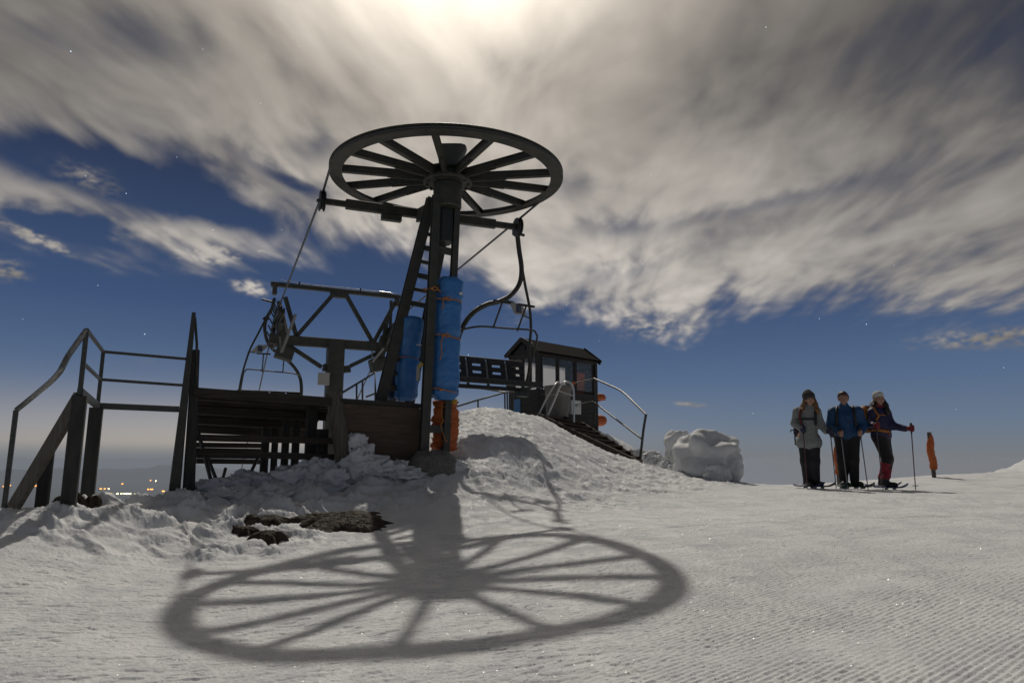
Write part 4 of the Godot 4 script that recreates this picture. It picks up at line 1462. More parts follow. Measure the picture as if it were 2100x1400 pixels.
	for q in [[1.47, 0.62], [1.53, 0.60], [1.58, 0.63], [1.66, 0.6]]:
		part(t, "mark", bar(hp(q[0], q[1], -0.156), hp(q[0] + 0.03, q[1], -0.156), 0.006, 0.035), M.black)
	# orange bundle inside the cabin
	st2 = begin()
	pad(st2, hp(2.25, 0.95, 0.35), hp(2.30, 1.75, 0.35), 0.2, 0.13, [0.4, 0.7], 21.0, 2.2)
	solo("orange_bundle", st2, M.orange, "orange padded roll seen through the hut's right window", "padding")
	part(self.get_node("orange_bundle"), "stand", bar(hp(2.25, 0.02, 0.35), hp(2.25, 0.98, 0.35), 0.2, 0.2, HX), M.hut)
	# orange mats sticking out behind the hut
	for q in [[0.98, 0.11, "upper orange rolled mat stored behind the hut's right end"], [0.22, 0.16, "lower orange rolled mat stored behind the hut's right end"]]:
		st2 = begin()
		pad_along(st2, hp(L + 0.02, q[0], 0.35), hp(L + 0.68, q[0] + 0.03, 0.2), q[1] * 1.25, q[1] * 1.05)
		t = thing("rolled_mat", q[2], "mat", hp(L + 0.3, q[0], 0.3), "orange mats behind the hut")
		part(t, "cover", st2, M.orange)
		for k in 3:
			part(t, "tip", pipe([hp(L + 0.58, q[0] - 0.06 + 0.06 * k, 0.2), hp(L + 0.72 + 0.05 * (k % 2), q[0] - 0.05 + 0.07 * k, 0.17)], 0.02, 6), M.dark)
		part(t, "bracket", bar(hp(L + 0.0, q[0] - q[1] * 0.9, 0.3), hp(L + 0.5, q[0] - q[1] * 0.9, 0.22), 0.03, 0.03), M.dark)
	# grey bin
	var bb := P(1146, 866, 18.9)
	t = thing("waste_bin", "grey brown plastic waste bin beside the hut steps", "bin", bb)
	st2 = begin()
	var rings := []
	for q in [[0.0, 0.235], [0.06, 0.26], [0.5, 0.30], [0.92, 0.335], [0.93, 0.36], [1.0, 0.365], [1.02, 0.34]]:
		var ring := []
		for k in 32:
			var a := TAU * k / 32
			var c := Vector2(cos(a), sin(a))
			var rr: float = pow(pow(absf(c.x), 4.0) + pow(absf(c.y), 4.0), -0.25) * q[1] * 0.93
			ring.append(bb + HX * c.x * rr + HZ * c.y * rr + Vector3(-0.05 + 0.05 * q[0], q[0] * 1.03 - 0.04, 0))
		rings.append(ring)
	skin(st2, rings)
	part(t, "body", st2, M.bin)
	part(t, "band", pipe([bb + Vector3(-0.33, 0.74, 0.1), bb + Vector3(-0.1, 0.735, 0.40), bb + Vector3(0.2, 0.73, 0.32)], 0.02, 6), M.greybox)
	part(t, "wheel", pipe([bb + Vector3(0.16, 0.06, 0.26), bb + Vector3(0.26, 0.06, 0.20)], 0.09, 14), M.black)
	# steps down to the piste
	var tl := P(1108, 853, 17.9)
	var bl := P(1314, 951, 15.5)
	var ml := P(1172, 884, 17.1)
	var tr := P(1194, 871, 18.7)
	var br := P(1316, 948, 16.2)
	t = thing("wooden_steps", "dark wooden steps leading down from the hut to the piste", "steps", P(1230, 930, 16.8))
	st2 = begin()
	beam(st2, P(1098, 850, 18.2), tl, 0.07, 0.10)
	beam(st2, tl, ml, 0.07, 0.12)
	beam(st2, ml, bl, 0.07, 0.12)
	part(t, "stringer", st2, M.wood)
	part(t, "stringer", bar(tr + Vector3(0, 0.02, 0), br, 0.06, 0.12), M.wood)
	for k in 8:
		var f := 0.02 + k * 0.125
		var a := tl.lerp(ml, f / 0.32) if f < 0.32 else ml.lerp(bl, (f - 0.32) / 0.68)
		var b := tr.lerp(br, f)
		part(t, "tread", bar(a + Vector3(0, 0.03, 0), b + Vector3(0, 0.03, 0), 0.26, 0.035), M.brown)
		if k < 7:
			part(t, "riser", bar(a + Vector3(0.03, -0.07, 0.0), b + Vector3(0.03, -0.07, 0.0), 0.02, 0.17), M.wood)
	part(t, "top_landing", bar(P(1110, 858, 18.6), P(1192, 871, 19.2), 0.7, 0.06), M.wood)
	# bent aluminium hoops
	for q in [[1104, 850, 1150, 784, 1180, 866, 18.5], [1122, 853, 1156, 784, 1176, 862, 18.2]]:
		t = thing("grab_hoop", "bent aluminium grab hoop left of the bin" if q[0] == 1104 else "bent aluminium grab hoop in front of the bin", "handrail", P(q[0], q[1], q[6]), "grab hoops by the hut")
		var dd: float = q[6]
		if q[0] == 1104:
			part(t, "hoop", pipe(curve([P(1104, 852, dd), P(1122, 815, dd), P(1138, 790, dd), P(1146, 784, dd + 0.4), P(1150, 800, dd + 0.9), P(1150, 868, dd + 0.9)], 6), 0.026, 8), M.alu)
		else:
			part(t, "hoop", pipe(curve([P(1122, 855, dd), P(1138, 818, dd), P(1148, 794, dd), P(1157, 784, dd), P(1167, 784, dd + 0.05), P(1175, 793, dd + 0.1), P(1177, 815, dd + 0.1), P(1177, 866, dd + 0.1)], 6), 0.030, 8), M.alu)
			part(t, "cross_tube", pipe([P(1146, 802, dd), P(1176, 812, dd + 0.1)], 0.020, 8), M.alu)
	# right hand railing of the steps
	t = thing("step_railing", "steel tube railing down the right side of the hut steps", "railing", P(1312, 952, 16.1))
	var tp := curve([P(1177, 786, 18.6), P(1218, 776, 18.9)], 2)
	part(t, "top_rail", pipe(tp, 0.018, 7), M.rail)
	part(t, "top_rail", pipe(curve([P(1218, 776, 18.9), P(1250, 790, 18.2), P(1276, 803, 17.6), P(1300, 825, 16.8), P(1325, 850, 16.1)], 5), 0.026, 8), M.galv)
	part(t, "mid_rail", pipe([P(1177, 830, 18.6), P(1218, 823, 18.9)], 0.014, 7), M.rail)
	part(t, "mid_rail", pipe([P(1220, 826, 18.8), P(1317, 900, 16.1)], 0.024, 8), M.rail)
	part(t, "upright", pipe([P(1325, 850, 16.1), P(1320, 880, 16.1), P(1312, 952, 16.1)], 0.03, 8), M.rail)
	part(t, "upright", pipe([P(1220, 776, 18.9), P(1220, 872, 18.9)], 0.024, 8), M.rail)
	part(t, "orange_tie", pipe([P(1175, 788, 18.5), P(1178, 783, 18.5)], 0.04, 8), M.orange)
	# railing on the left of the hut
	t = thing("queue_railing", "thin dark railing on the snow crest between pylon and hut", "railing", P(1034, 850, 16.0))
	var qd := 16.0
	part(t, "top_rail", pipe([P(925, 837, qd), P(980, 820, qd), P(1034, 805, qd), P(1062, 802, qd + 1.0)], 0.022, 7), M.rail)
	part(t, "low_rail", pipe([P(925, 788, qd + 2), P(1036, 804, qd + 0.1)], 0.018, 7), M.rail)
	for q in [[980, 820], [1035, 805], [1040, 804]]:
		part(t, "upright", pipe([P(q[0], q[1], qd), P(q[0] + 1, 860, qd)], 0.02, 7), M.rail)
	for u in [1048, 1053]:
		part(t, "upright", pipe([P(u, 790, qd + 1.5), P(u - 1, 858, qd + 1.5)], 0.022, 7), M.rail)

func pad_along(st: SurfaceTool, a: Vector3, b: Vector3, r: float, r2: float):
	var pts := []
	var rs := []
	for i in 13:
		var t := i / 12.0
		pts.append(a.lerp(b, t))
		rs.append(lerpf(r, r2, t) * (1.0 + 0.12 * nz.get_noise_2d(t * 6.0, r * 50.0)) * (0.8 if i == 0 or i == 12 else 1.0))
	tube(st, pts, rs, 14)

func window(t: Node3D, o: Vector3, along: Vector3, h: float, glass: Material = M.glass):
	var st := begin()
	var d := along.normalized()
	var w := along.length()
	var up := Vector3.UP
	var n := d.cross(up)
	beam(st, o, o + d * w, 0.05, 0.04)
	beam(st, o + up * h, o + d * w + up * h, 0.05, 0.04)
	beam(st, o + up * 0.02, o + up * (h - 0.02), 0.04, 0.05, n)
	beam(st, o + d * w + up * 0.02, o + d * w + up * (h - 0.02), 0.04, 0.05, n)
	var f := part(t, "window", st, M.hut)
	st = begin()
	var a := o + d * 0.02 + up * 0.02
	var b := o + d * (w - 0.02) + up * 0.02
	quad(st, a, b, b + up * (h - 0.04), a + up * (h - 0.04), n)
	part(f, "pane", st, glass)

# ---------------------------------------------------------------- lumps of snow, rocks
# a rough lump: sphere pushed in and out by noise; rx, ry, rz half sizes
func lump(c: Vector3, r: Vector3, seed_: float, f1: float, a1: float, sharp: float, nu := 36, nv := 22, fuzz := 0.12, rough2 := 0.4) -> SurfaceTool:
	var st := begin()
	var rings := []
	for j in nv + 1:
		var th := PI * j / nv
		var ring := []
		for i in nu:
			var ph := TAU * i / nu
			var d := Vector3(sin(th) * cos(ph), cos(th), sin(th) * sin(ph))
			# boxy rather than round
			var bx := pow(pow(absf(d.x), sharp) + pow(absf(d.y), sharp) + pow(absf(d.z), sharp), -1.0 / sharp)
			var n1 := nz.get_noise_3d(d.x * f1 + seed_, d.y * f1, d.z * f1)
			var n2 := nz.get_noise_3d(d.x * f1 * 2.7, d.y * f1 * 2.7 + seed_, d.z * f1 * 2.7)
			var n3 := nz.get_noise_3d(d.x * f1 * 7.0, d.y * f1 * 7.0, d.z * f1 * 7.0 + seed_)
			ring.append(c + d * r * bx * (1.0 + a1 * n1 + a1 * rough2 * n2 + a1 * fuzz * n3))
		rings.append(ring)
	skin(st, rings, false)
	return st

var CLODS := {385: "small snow clod against the deck's left end post", 425: "wide snow clod just right of the deck's left end post", 478: "snow clod under the left third of the deck", 510: "tall snow clod under the slanting deck brace", 548: "snow clod at the foot of the leftmost slim deck post", 600: "broad snow clod at the feet of the middle deck posts", 650: "big snow clod left of the corner log", 676: "snow clod touching the foot of the corner log", 735: "large snow clod against the left of the board wall", 728: "topmost snow clod of the heap against the board wall", 756: "snow clod right of the heap on the board wall", 800: "flat snow clod below the middle of the board wall", 835: "low snow clod between board wall and concrete footing", 570: "low snow clod on the bank above the rock slab", 460: "low snow clod on the bank left of the rocks", 930: "small snow clod right of the concrete footing"}

func build_snow_and_rock():
	# big blocks left by the plough, right of the steps
	for q in [[1456, 938, 14.6, 0.60, 0.50, 0.55, 3.0, "largest snow block, rounded on top, right of the hut steps"], [1392, 920, 15.6, 0.27, 0.37, 0.35, 9.0, "upright snow block behind the left of the largest block"], [1494, 940, 14.4, 0.26, 0.27, 0.3, 17.0, "bulging snow lump on the right flank of the largest block"], [1470, 972, 14.0, 0.24, 0.19, 0.22, 27.0, "low snow lump at the front foot of the largest block"]]:
		var p := P(q[0], q[1], q[2])
		solo("snow_block", lump(p, Vector3(q[3], q[4], q[5]), q[6], 1.0, 0.34, 2.7, 84, 56, 0.04, 0.1), M.snow, q[7], "snow block", "snow blocks beside the steps")
	var k := 0
	for q in [[1308, 932, 17.5, 0.20, 0.13], [1338, 938, 17.0, 0.20, 0.15], [1352, 946, 16.4, 0.16, 0.12], [1376, 955, 15.6, 0.22, 0.13], [1390, 962, 15.0, 0.20, 0.10]]:
		solo("snow_clod", lump(P(q[0], q[1], q[2]), Vector3(q[3], q[4], q[3]), 40.0 + k * 3, 1.3, 0.3, 2.6, 36, 22, 0.22, 0.6), M.snow, "small snow clod at the foot of the big snow blocks", "snow clod", "snow clods by the blocks")
		k += 1
	# heaped lumps under the deck and round the board wall
	for q in [[385, 1022, 8.2, 0.14, 0.08], [425, 1008, 8.6, 0.26, 0.13], [478, 1000, 8.75, 0.22, 0.13], [510, 994, 9.0, 0.24, 0.16], [548, 995, 8.95, 0.25, 0.13], [600, 985, 9.0, 0.28, 0.17], [650, 978, 9.1, 0.27, 0.2], [676, 985, 8.95, 0.24, 0.16], [735, 950, 9.15, 0.24, 0.22], [728, 915, 9.25, 0.15, 0.18], [756, 955, 9.15, 0.24, 0.15], [800, 962, 9.2, 0.25, 0.11], [835, 972, 9.15, 0.22, 0.07], [570, 1020, 8.4, 0.2, 0.08], [460, 1022, 8.2, 0.24, 0.08], [930, 958, 9.5, 0.17, 0.09]]:
		solo("snow_clod", lump(P(q[0], q[1], q[2]), Vector3(q[3], q[4], q[3] * 0.8), 80.0 + k * 3, 1.3, 0.34, 2.6, 44, 28, 0.22, 0.6), M.snow, CLODS[int(q[0])], "snow clod", "snow clods along the deck")
		k += 1
	# bare rock showing through
	for q in [[684, 1062, 7.5, 0.50, 0.06, 0.36, "largest brown rock slab showing through the snow below the deck"], [550, 1090, 6.9, 0.17, 0.05, 0.14, "small brown rock nearest the piste left of the largest slab"], [497, 1084, 7.05, 0.16, 0.04, 0.12, "small low brown rock at the left end of the rock patch"], [548, 1064, 7.45, 0.30, 0.04, 0.16, "brown rock half buried above the two small rocks"], [137, 1050, 6.6, 0.13, 0.10, 0.10, "brown stone in the snow at the foot of the left stair"], [188, 1042, 6.8, 0.07, 0.07, 0.06, "tiny dark stone right of the stair foot stone"]]:
		var p := P(q[0], q[1], q[2])
		solo("rock", crag(p, q[3], q[4], q[5], 140.0 + k * 5), M.rock, q[6], "rock", "rocks showing through the snow")
		k += 1
	# wrapped marker poles
	marker(P(1917, 979, 14.2), P(1906, 886, 14.2), "orange padded marker pole standing alone at far right")
	marker(P(1721, 990, 14.0), P(1717, 897, 14.0), "orange padded marker pole behind the man in blue")

# bedrock breaking through the snow: a craggy crown on the slope, its skirt buried
func crag(c: Vector3, rx: float, h: float, rz: float, seed_: float) -> SurfaceTool:
	var st := begin()
	var rings := []
	var nr := 16
	for j in nr + 1:
		var t := 1.0 - float(j) / nr
		var ring := []
		for i in 56:
			var a := TAU * i / 56
			var edge := 1.0 + 0.5 * nz.get_noise_2d(cos(a) * 1.3 + seed_, sin(a) * 1.3) + 0.26 * nz.get_noise_2d(cos(a) * 4.0, sin(a) * 4.0 + seed_)
			var x := c.x + cos(a) * rx * edge * t
			var z := c.z + sin(a) * rz * edge * t
			var n := 0.75 + 0.45 * nz.get_noise_2d(x * 2.6 + seed_, z * 3.4) + 0.24 * nz.get_noise_2d(x * 7.0, z * 7.0 + seed_) + 0.13 * nz.get_noise_2d(x * 17.0, z * 17.0)
			# broken ledges
			n = lerpf(n, floorf(n * 4.0) / 4.0, 0.45)
			var y := base_h(x, -z) + h * maxf(n, 0.1) * pow(1.0 - t * t, 0.45) + 0.02 - 0.09 * pow(t, 6.0)
			ring.append(Vector3(x, y, z))
		rings.append(ring)
	skin(st, rings, false)
	return st

func marker(lo: Vector3, hi: Vector3, label: String):
	var t := thing("marker_pole", label, "marker pole", lo, "orange marker poles")
	part(t, "pole", pipe([lo - Vector3(0, 0.3, 0), hi], 0.042, 10), M.post)
	var pts := []
	var rs := []
	var a := lo.lerp(hi, 0.17)
	var b := lo.lerp(hi, 0.97)
	for i in 25:
		var s := i / 24.0
		pts.append(a.lerp(b, s) + Vector3(0.015 * sin(s * 9.0), 0, 0))
		rs.append((0.072 - 0.03 * smoothstep(0.7, 1.0, s)) * (1.0 - 0.08 * pow(absf(cos(s * 16.0)), 8.0)) * (0.8 if i == 0 or i == 24 else 1.0))
	var w := part(t, "wrap", pipe(pts, rs, 14), M.orange)
	for s in [0.12, 0.31, 0.5, 0.7]:
		var c := a.lerp(b, s)
		part(w, "tie", pipe([c - Vector3(0, 0.008, 0), c + Vector3(0, 0.008, 0)], 0.070, 12), M.rope)

# ---------------------------------------------------------------- people
# smooth union of tapered capsules meshed by surface nets; bones: [a, b, ra, rb]
func flesh(st: SurfaceTool, bones: Array, cell: float, k: float, xf: Transform3D):
	var lo := Vector3(1e9, 1e9, 1e9)
	var hi := -lo
	for b in bones:
		for e in 2:
			var r: float = b[2 + e] + cell * 3 + k
			lo = lo.min(b[e] - Vector3.ONE * r)
			hi = hi.max(b[e] + Vector3.ONE * r)
	var n := Vector3i(((hi - lo) / cell).ceil()) + Vector3i.ONE
	var sy := n.x
	var sz := n.x * n.y
	var f := PackedFloat32Array()
	f.resize(n.x * n.y * n.z)
	f.fill(1.0)
	for b in bones:
		var A: Vector3 = b[0]
		var B: Vector3 = b[1]
		var ra: float = b[2]
		var rb: float = b[3]
		var m := maxf(ra, rb) + cell * 2.5 + k
		var i0 := Vector3i(((A.min(B) - Vector3.ONE * m - lo) / cell).floor()).clamp(Vector3i.ZERO, n - Vector3i.ONE)
		var i1 := Vector3i(((A.max(B) + Vector3.ONE * m - lo) / cell).ceil()).clamp(Vector3i.ZERO, n - Vector3i.ONE)
		var ab := B - A
		var l2 := maxf(ab.length_squared(), 1e-9)
		for z in range(i0.z, i1.z + 1):
			for y in range(i0.y, i1.y + 1):
				for x in range(i0.x, i1.x + 1):
					var p := lo + Vector3(x, y, z) * cell
					var t := clampf((p - A).dot(ab) / l2, 0, 1)
					var d := (p - A - ab * t).length() - lerpf(ra, rb, t)
					var q := x + y * sy + z * sz
					var o := f[q]
					if o >= 1.0:
						f[q] = d
					else:
						var h := maxf(k - absf(o - d), 0.0) / k
						f[q] = minf(o, d) - h * h * k * 0.25
	var at := {}
	var vs := PackedVector3Array()
	var ns := PackedVector3Array()
	for z in n.z - 1:
		for y in n.y - 1:
			for x in n.x - 1:
				var q := x + y * sy + z * sz
				var v0 := f[q]
				var v1 := f[q + 1]
				var v2 := f[q + sy]
				var v3 := f[q + sy + 1]
				var v4 := f[q + sz]
				var v5 := f[q + sz + 1]
				var v6 := f[q + sz + sy]
				var v7 := f[q + sz + sy + 1]
				var c := int(v0 < 0) + int(v1 < 0) + int(v2 < 0) + int(v3 < 0) + int(v4 < 0) + int(v5 < 0) + int(v6 < 0) + int(v7 < 0)
				if c == 0 or c == 8:
					continue
				var v := [v0, v1, v2, v3, v4, v5, v6, v7]
				var s := Vector3.ZERO
				var m := 0
				for e in [[0, 1], [2, 3], [4, 5], [6, 7], [0, 2], [1, 3], [4, 6], [5, 7], [0, 4], [1, 5], [2, 6], [3, 7]]:
					var a: float = v[e[0]]
					var b: float = v[e[1]]
					if (a < 0) != (b < 0):
						var t := a / (a - b)
						var pa := Vector3(e[0] & 1, (e[0] >> 1) & 1, e[0] >> 2)
						var pb := Vector3(e[1] & 1, (e[1] >> 1) & 1, e[1] >> 2)
						s += pa.lerp(pb, t)
						m += 1
				at[q] = vs.size()
				vs.append(lo + (Vector3(x, y, z) + s / m) * cell)
				ns.append(Vector3(v1 + v3 + v5 + v7 - v0 - v2 - v4 - v6, v2 + v3 + v6 + v7 - v0 - v1 - v4 - v5, v4 + v5 + v6 + v7 - v0 - v1 - v2 - v3).normalized())
	var near := [[sy, sz], [1, sz], [1, sy]]
	var step := [1, sy, sz]
	for q in at.keys():
		for a in 3:
			var w: int = q + step[a]
			if w >= f.size() or (f[q] < 0) == (f[w] < 0):
				continue
			var j: int = near[a][0]
			var l: int = near[a][1]
			if at.has(q - j) and at.has(q - l) and at.has(q - j - l):
				var i4 := [at[q], at[q - j], at[q - j - l], at[q - l]]
				for tr in [[0, 1, 2], [0, 2, 3]]:
					tri3(st, xf * vs[i4[tr[0]]], xf.basis * ns[i4[tr[0]]], xf * vs[i4[tr[1]]], xf.basis * ns[i4[tr[1]]], xf * vs[i4[tr[2]]], xf.basis * ns[i4[tr[2]]])

func V(x: float, y: float, z := 0.0) -> Vector3:
	return Vector3(x, y, z)

# a hand closed on a pole: palm, four bent fingers, thumb
func grip(w: Vector3, h: Vector3, axis: Vector3, grow: float) -> Array:
	var out := [[w, h, 0.026 + grow, 0.034 + grow]]
	var fwd := (h - w).normalized()
	var side := axis.cross(fwd).normalized()
	var pc := h + fwd * 0.03
	for i in 4:
		var o := axis * (0.036 - 0.024 * i)
		var len_: float = [0.030, 0.034, 0.033, 0.026][i]
		var a := h + o * 0.8 + fwd * 0.025 - side * 0.024
		var b := pc + o + fwd * len_ - side * 0.012
		var c := pc + o + fwd * len_ * 0.75 + side * 0.024
		var d := pc + o + fwd * 0.002 + side * 0.03
		out.append([a, b, 0.0105 + grow, 0.010 + grow])
		out.append([b, c, 0.010 + grow, 0.0095 + grow])
		out.append([c, d, 0.0095 + grow, 0.0085 + grow])
	out.append([h + axis * 0.03 + side * 0.01, pc + axis * 0.052 + side * 0.022, 0.013 + grow, 0.011 + grow])
	out.append([pc + axis * 0.052 + side * 0.022, pc + axis * 0.04 + side * 0.036 + fwd * 0.022, 0.011 + grow, 0.009 + grow])
	return out

func limb(pts: Array, rs: Array) -> Array:
	var o := []
	for i in pts.size() - 1:
		o.append([pts[i], pts[i + 1], rs[i], rs[i + 1]])
	return o

func grown(bones: Array, g: float) -> Array:
	var o := []
	for b in bones:
		o.append([b[0], b[1], b[2] + g, b[3] + g])
	return o

# head of centre c looking along f (local)
func head_bones(c: Vector3, f: Vector3) -> Array:
	var s := Vector3.UP.cross(f).normalized()
	var o := [[c + V(0, 0.03), c + V(0, 0.03) - f * 0.025, 0.083, 0.083], [c - V(0, 0.03) + f * 0.015, c - V(0, 0.075) + f * 0.028, 0.065, 0.043], [c - V(0, 0.09) + f * 0.045, c - V(0, 0.088) + f * 0.05, 0.026, 0.024]]
	o.append([c + V(0, 0.012) + f * 0.082, c - V(0, 0.022) + f * 0.103, 0.010, 0.014])
	o.append([c + V(0, 0.028) + f * 0.078 - s * 0.035, c + V(0, 0.028) + f * 0.078 + s * 0.035, 0.012, 0.012])
	for e in [-1, 1]:
		o.append([c + s * e * 0.082 + V(0, 0.02), c + s * e * 0.082 - V(0, 0.025), 0.014, 0.010])
		o.append([c + s * e * 0.04 - V(0, 0.02) + f * 0.055, c + s * e * 0.035 - V(0, 0.04) + f * 0.055, 0.03, 0.028])
	o.append([c - V(0, 0.052) + f * 0.076 - s * 0.018, c - V(0, 0.052) + f * 0.076 + s * 0.018, 0.009, 0.009])
	return o

func face_parts(body: Node3D, c: Vector3, f: Vector3, xf: Transform3D):
	var s := Vector3.UP.cross(f).normalized()
	for e in [-1, 1]:
		var st := begin()
		tube(st, [xf * (c + V(0, 0.008) + f * 0.083 + s * e * 0.034 - s * 0.008), xf * (c + V(0, 0.008) + f * 0.083 + s * e * 0.034 + s * 0.008)], 0.0075, 6)
		part(body, "eye", st, M.black)
	var st2 := begin()
	tube(st2, [xf * (c - V(0, 0.054) + f * 0.084 - s * 0.02), xf * (c - V(0, 0.056) + f * 0.087), xf * (c - V(0, 0.054) + f * 0.084 + s * 0.02)], 0.005, 6)
	part(body, "mouth", st2, plain(0.16, 0.045, 0.035, 0.6))

func build_people():
	var skinm := plain(0.36, 0.20, 0.14, 0.55)
	skinm.subsurf_scatter_enabled = false
	M.skinm = skinm
	person_one()
	person_two()
	person_three()

func place(feet: Vector3) -> Transform3D:
	return Transform3D(Basis(Vector3.UP, atan2(-feet.x, -feet.z)), Vector3(feet.x, foot(feet) + 0.035, feet.z))

func mesh_of(bones: Array, cell: float, k: float, xf: Transform3D) -> SurfaceTool:
	var st := begin()
	flesh(st, bones, cell, k, xf)
	return st

func snowshoe(t: Node3D, xf: Transform3D, c: Vector3, dir: Vector3, m: Material):
	# oval deck with a raised tip and crampon bars
	var d := dir.normalized()
	var s := Vector3.UP.cross(d).normalized()
	var st := begin()
	var rings := []
	for i in 15:
		var u := -1.0 + 2.0 * i / 14.0
		var w := 0.105 * pow(maxf(1.0 - pow(absf(u), 3.2), 0.02), 0.5) * (1.0 if u > -0.2 else lerpf(0.65, 1.0, (u + 1.0) / 0.8))
		var y := 0.07 * pow(maxf(u - 0.45, 0.0) / 0.55, 2.0) + 0.02 * pow(maxf(-u - 0.7, 0.0) / 0.3, 2.0)
		var p := c + d * u * 0.30 + V(0, y)
		var ring := []
		for q in [[-1, 0.006], [-1, 0.02], [-0.8, 0.024], [0.8, 0.024], [1, 0.02], [1, 0.006], [0.8, 0.0], [-0.8, 0.0]]:
			ring.append(xf * (p + s * q[0] * w + V(0, q[1])))
		rings.append(ring)
	skin(st, rings)
	var o := part(t, "snowshoe", st, m)
	st = begin()
	for k in [-0.06, 0.07]:
		beam(st, xf * (c + d * k - s * 0.06 + V(0, -0.012)), xf * (c + d * k + s * 0.06 + V(0, -0.012)), 0.012, 0.03)
	part(o, "crampon", st, M.galv)

func pole(hand: Vector3, tip: Vector3, label: String, m: Material, xf: Transform3D):
	var a := xf * hand
	var b := xf * tip
	b.y = foot(b) - 0.02
	var d := (a - b).normalized()
	var t := thing("trekking_pole", label, "trekking pole", b, "trekking poles")
	part(t, "shaft", pipe([b, b + d * 0.08, a - d * 0.05], [0.005, 0.008, 0.0095], 8), m)
	part(t, "handle", pipe([a - d * 0.09, a, a + d * 0.08, a + d * 0.10], [0.013, 0.017, 0.019, 0.015], 10), M.black)
	var st := begin()
	lathe(st, [Vector2(0.008, 0.0), Vector2(0.055, 0.004), Vector2(0.055, 0.010), Vector2(0.008, 0.014)], b + d * 0.09, Basis(), 14)
	part(t, "basket", st, M.black)

func pack(t: Node3D, xf: Transform3D, lo: Vector3, hi: Vector3, w: float, dp: float, dir: Vector3, m: Material, n: String):
	# dir: from the back outwards
	var s := Vector3.UP.cross(dir).normalized()
	var rings := []
	for i in 15:
		var u := i / 14.0
		var c := lo.lerp(hi, u)
		var k := (1.0 - 0.5 * pow(absf(u * 2.0 - 1.0), 6.0)) * (1.0 - 0.18 * u)
		var ring := []
		for j in 24:
			var a := TAU * j / 24
			var q := Vector2(cos(a), sin(a))
			var rr := pow(pow(absf(q.x), 3.0) + pow(absf(q.y), 3.0), -1.0 / 3.0) * k * (1.0 + 0.05 * nz.get_noise_2d(a * 2.0, u * 8.0))
			ring.append(xf * (c + s * q.x * rr * w + dir * q.y * rr * dp))
		rings.append(ring)
	var st := begin()
	skin(st, rings)
	part(t, n, st, m)

func strap(t: Node3D, xf: Transform3D, pts: Array, m: Material, n := "strap", r := 0.016):
	var q := []
	for p in pts:
		q.append(xf * p)
	part(t, n, pipe(curve(q, 5), r, 6), m)

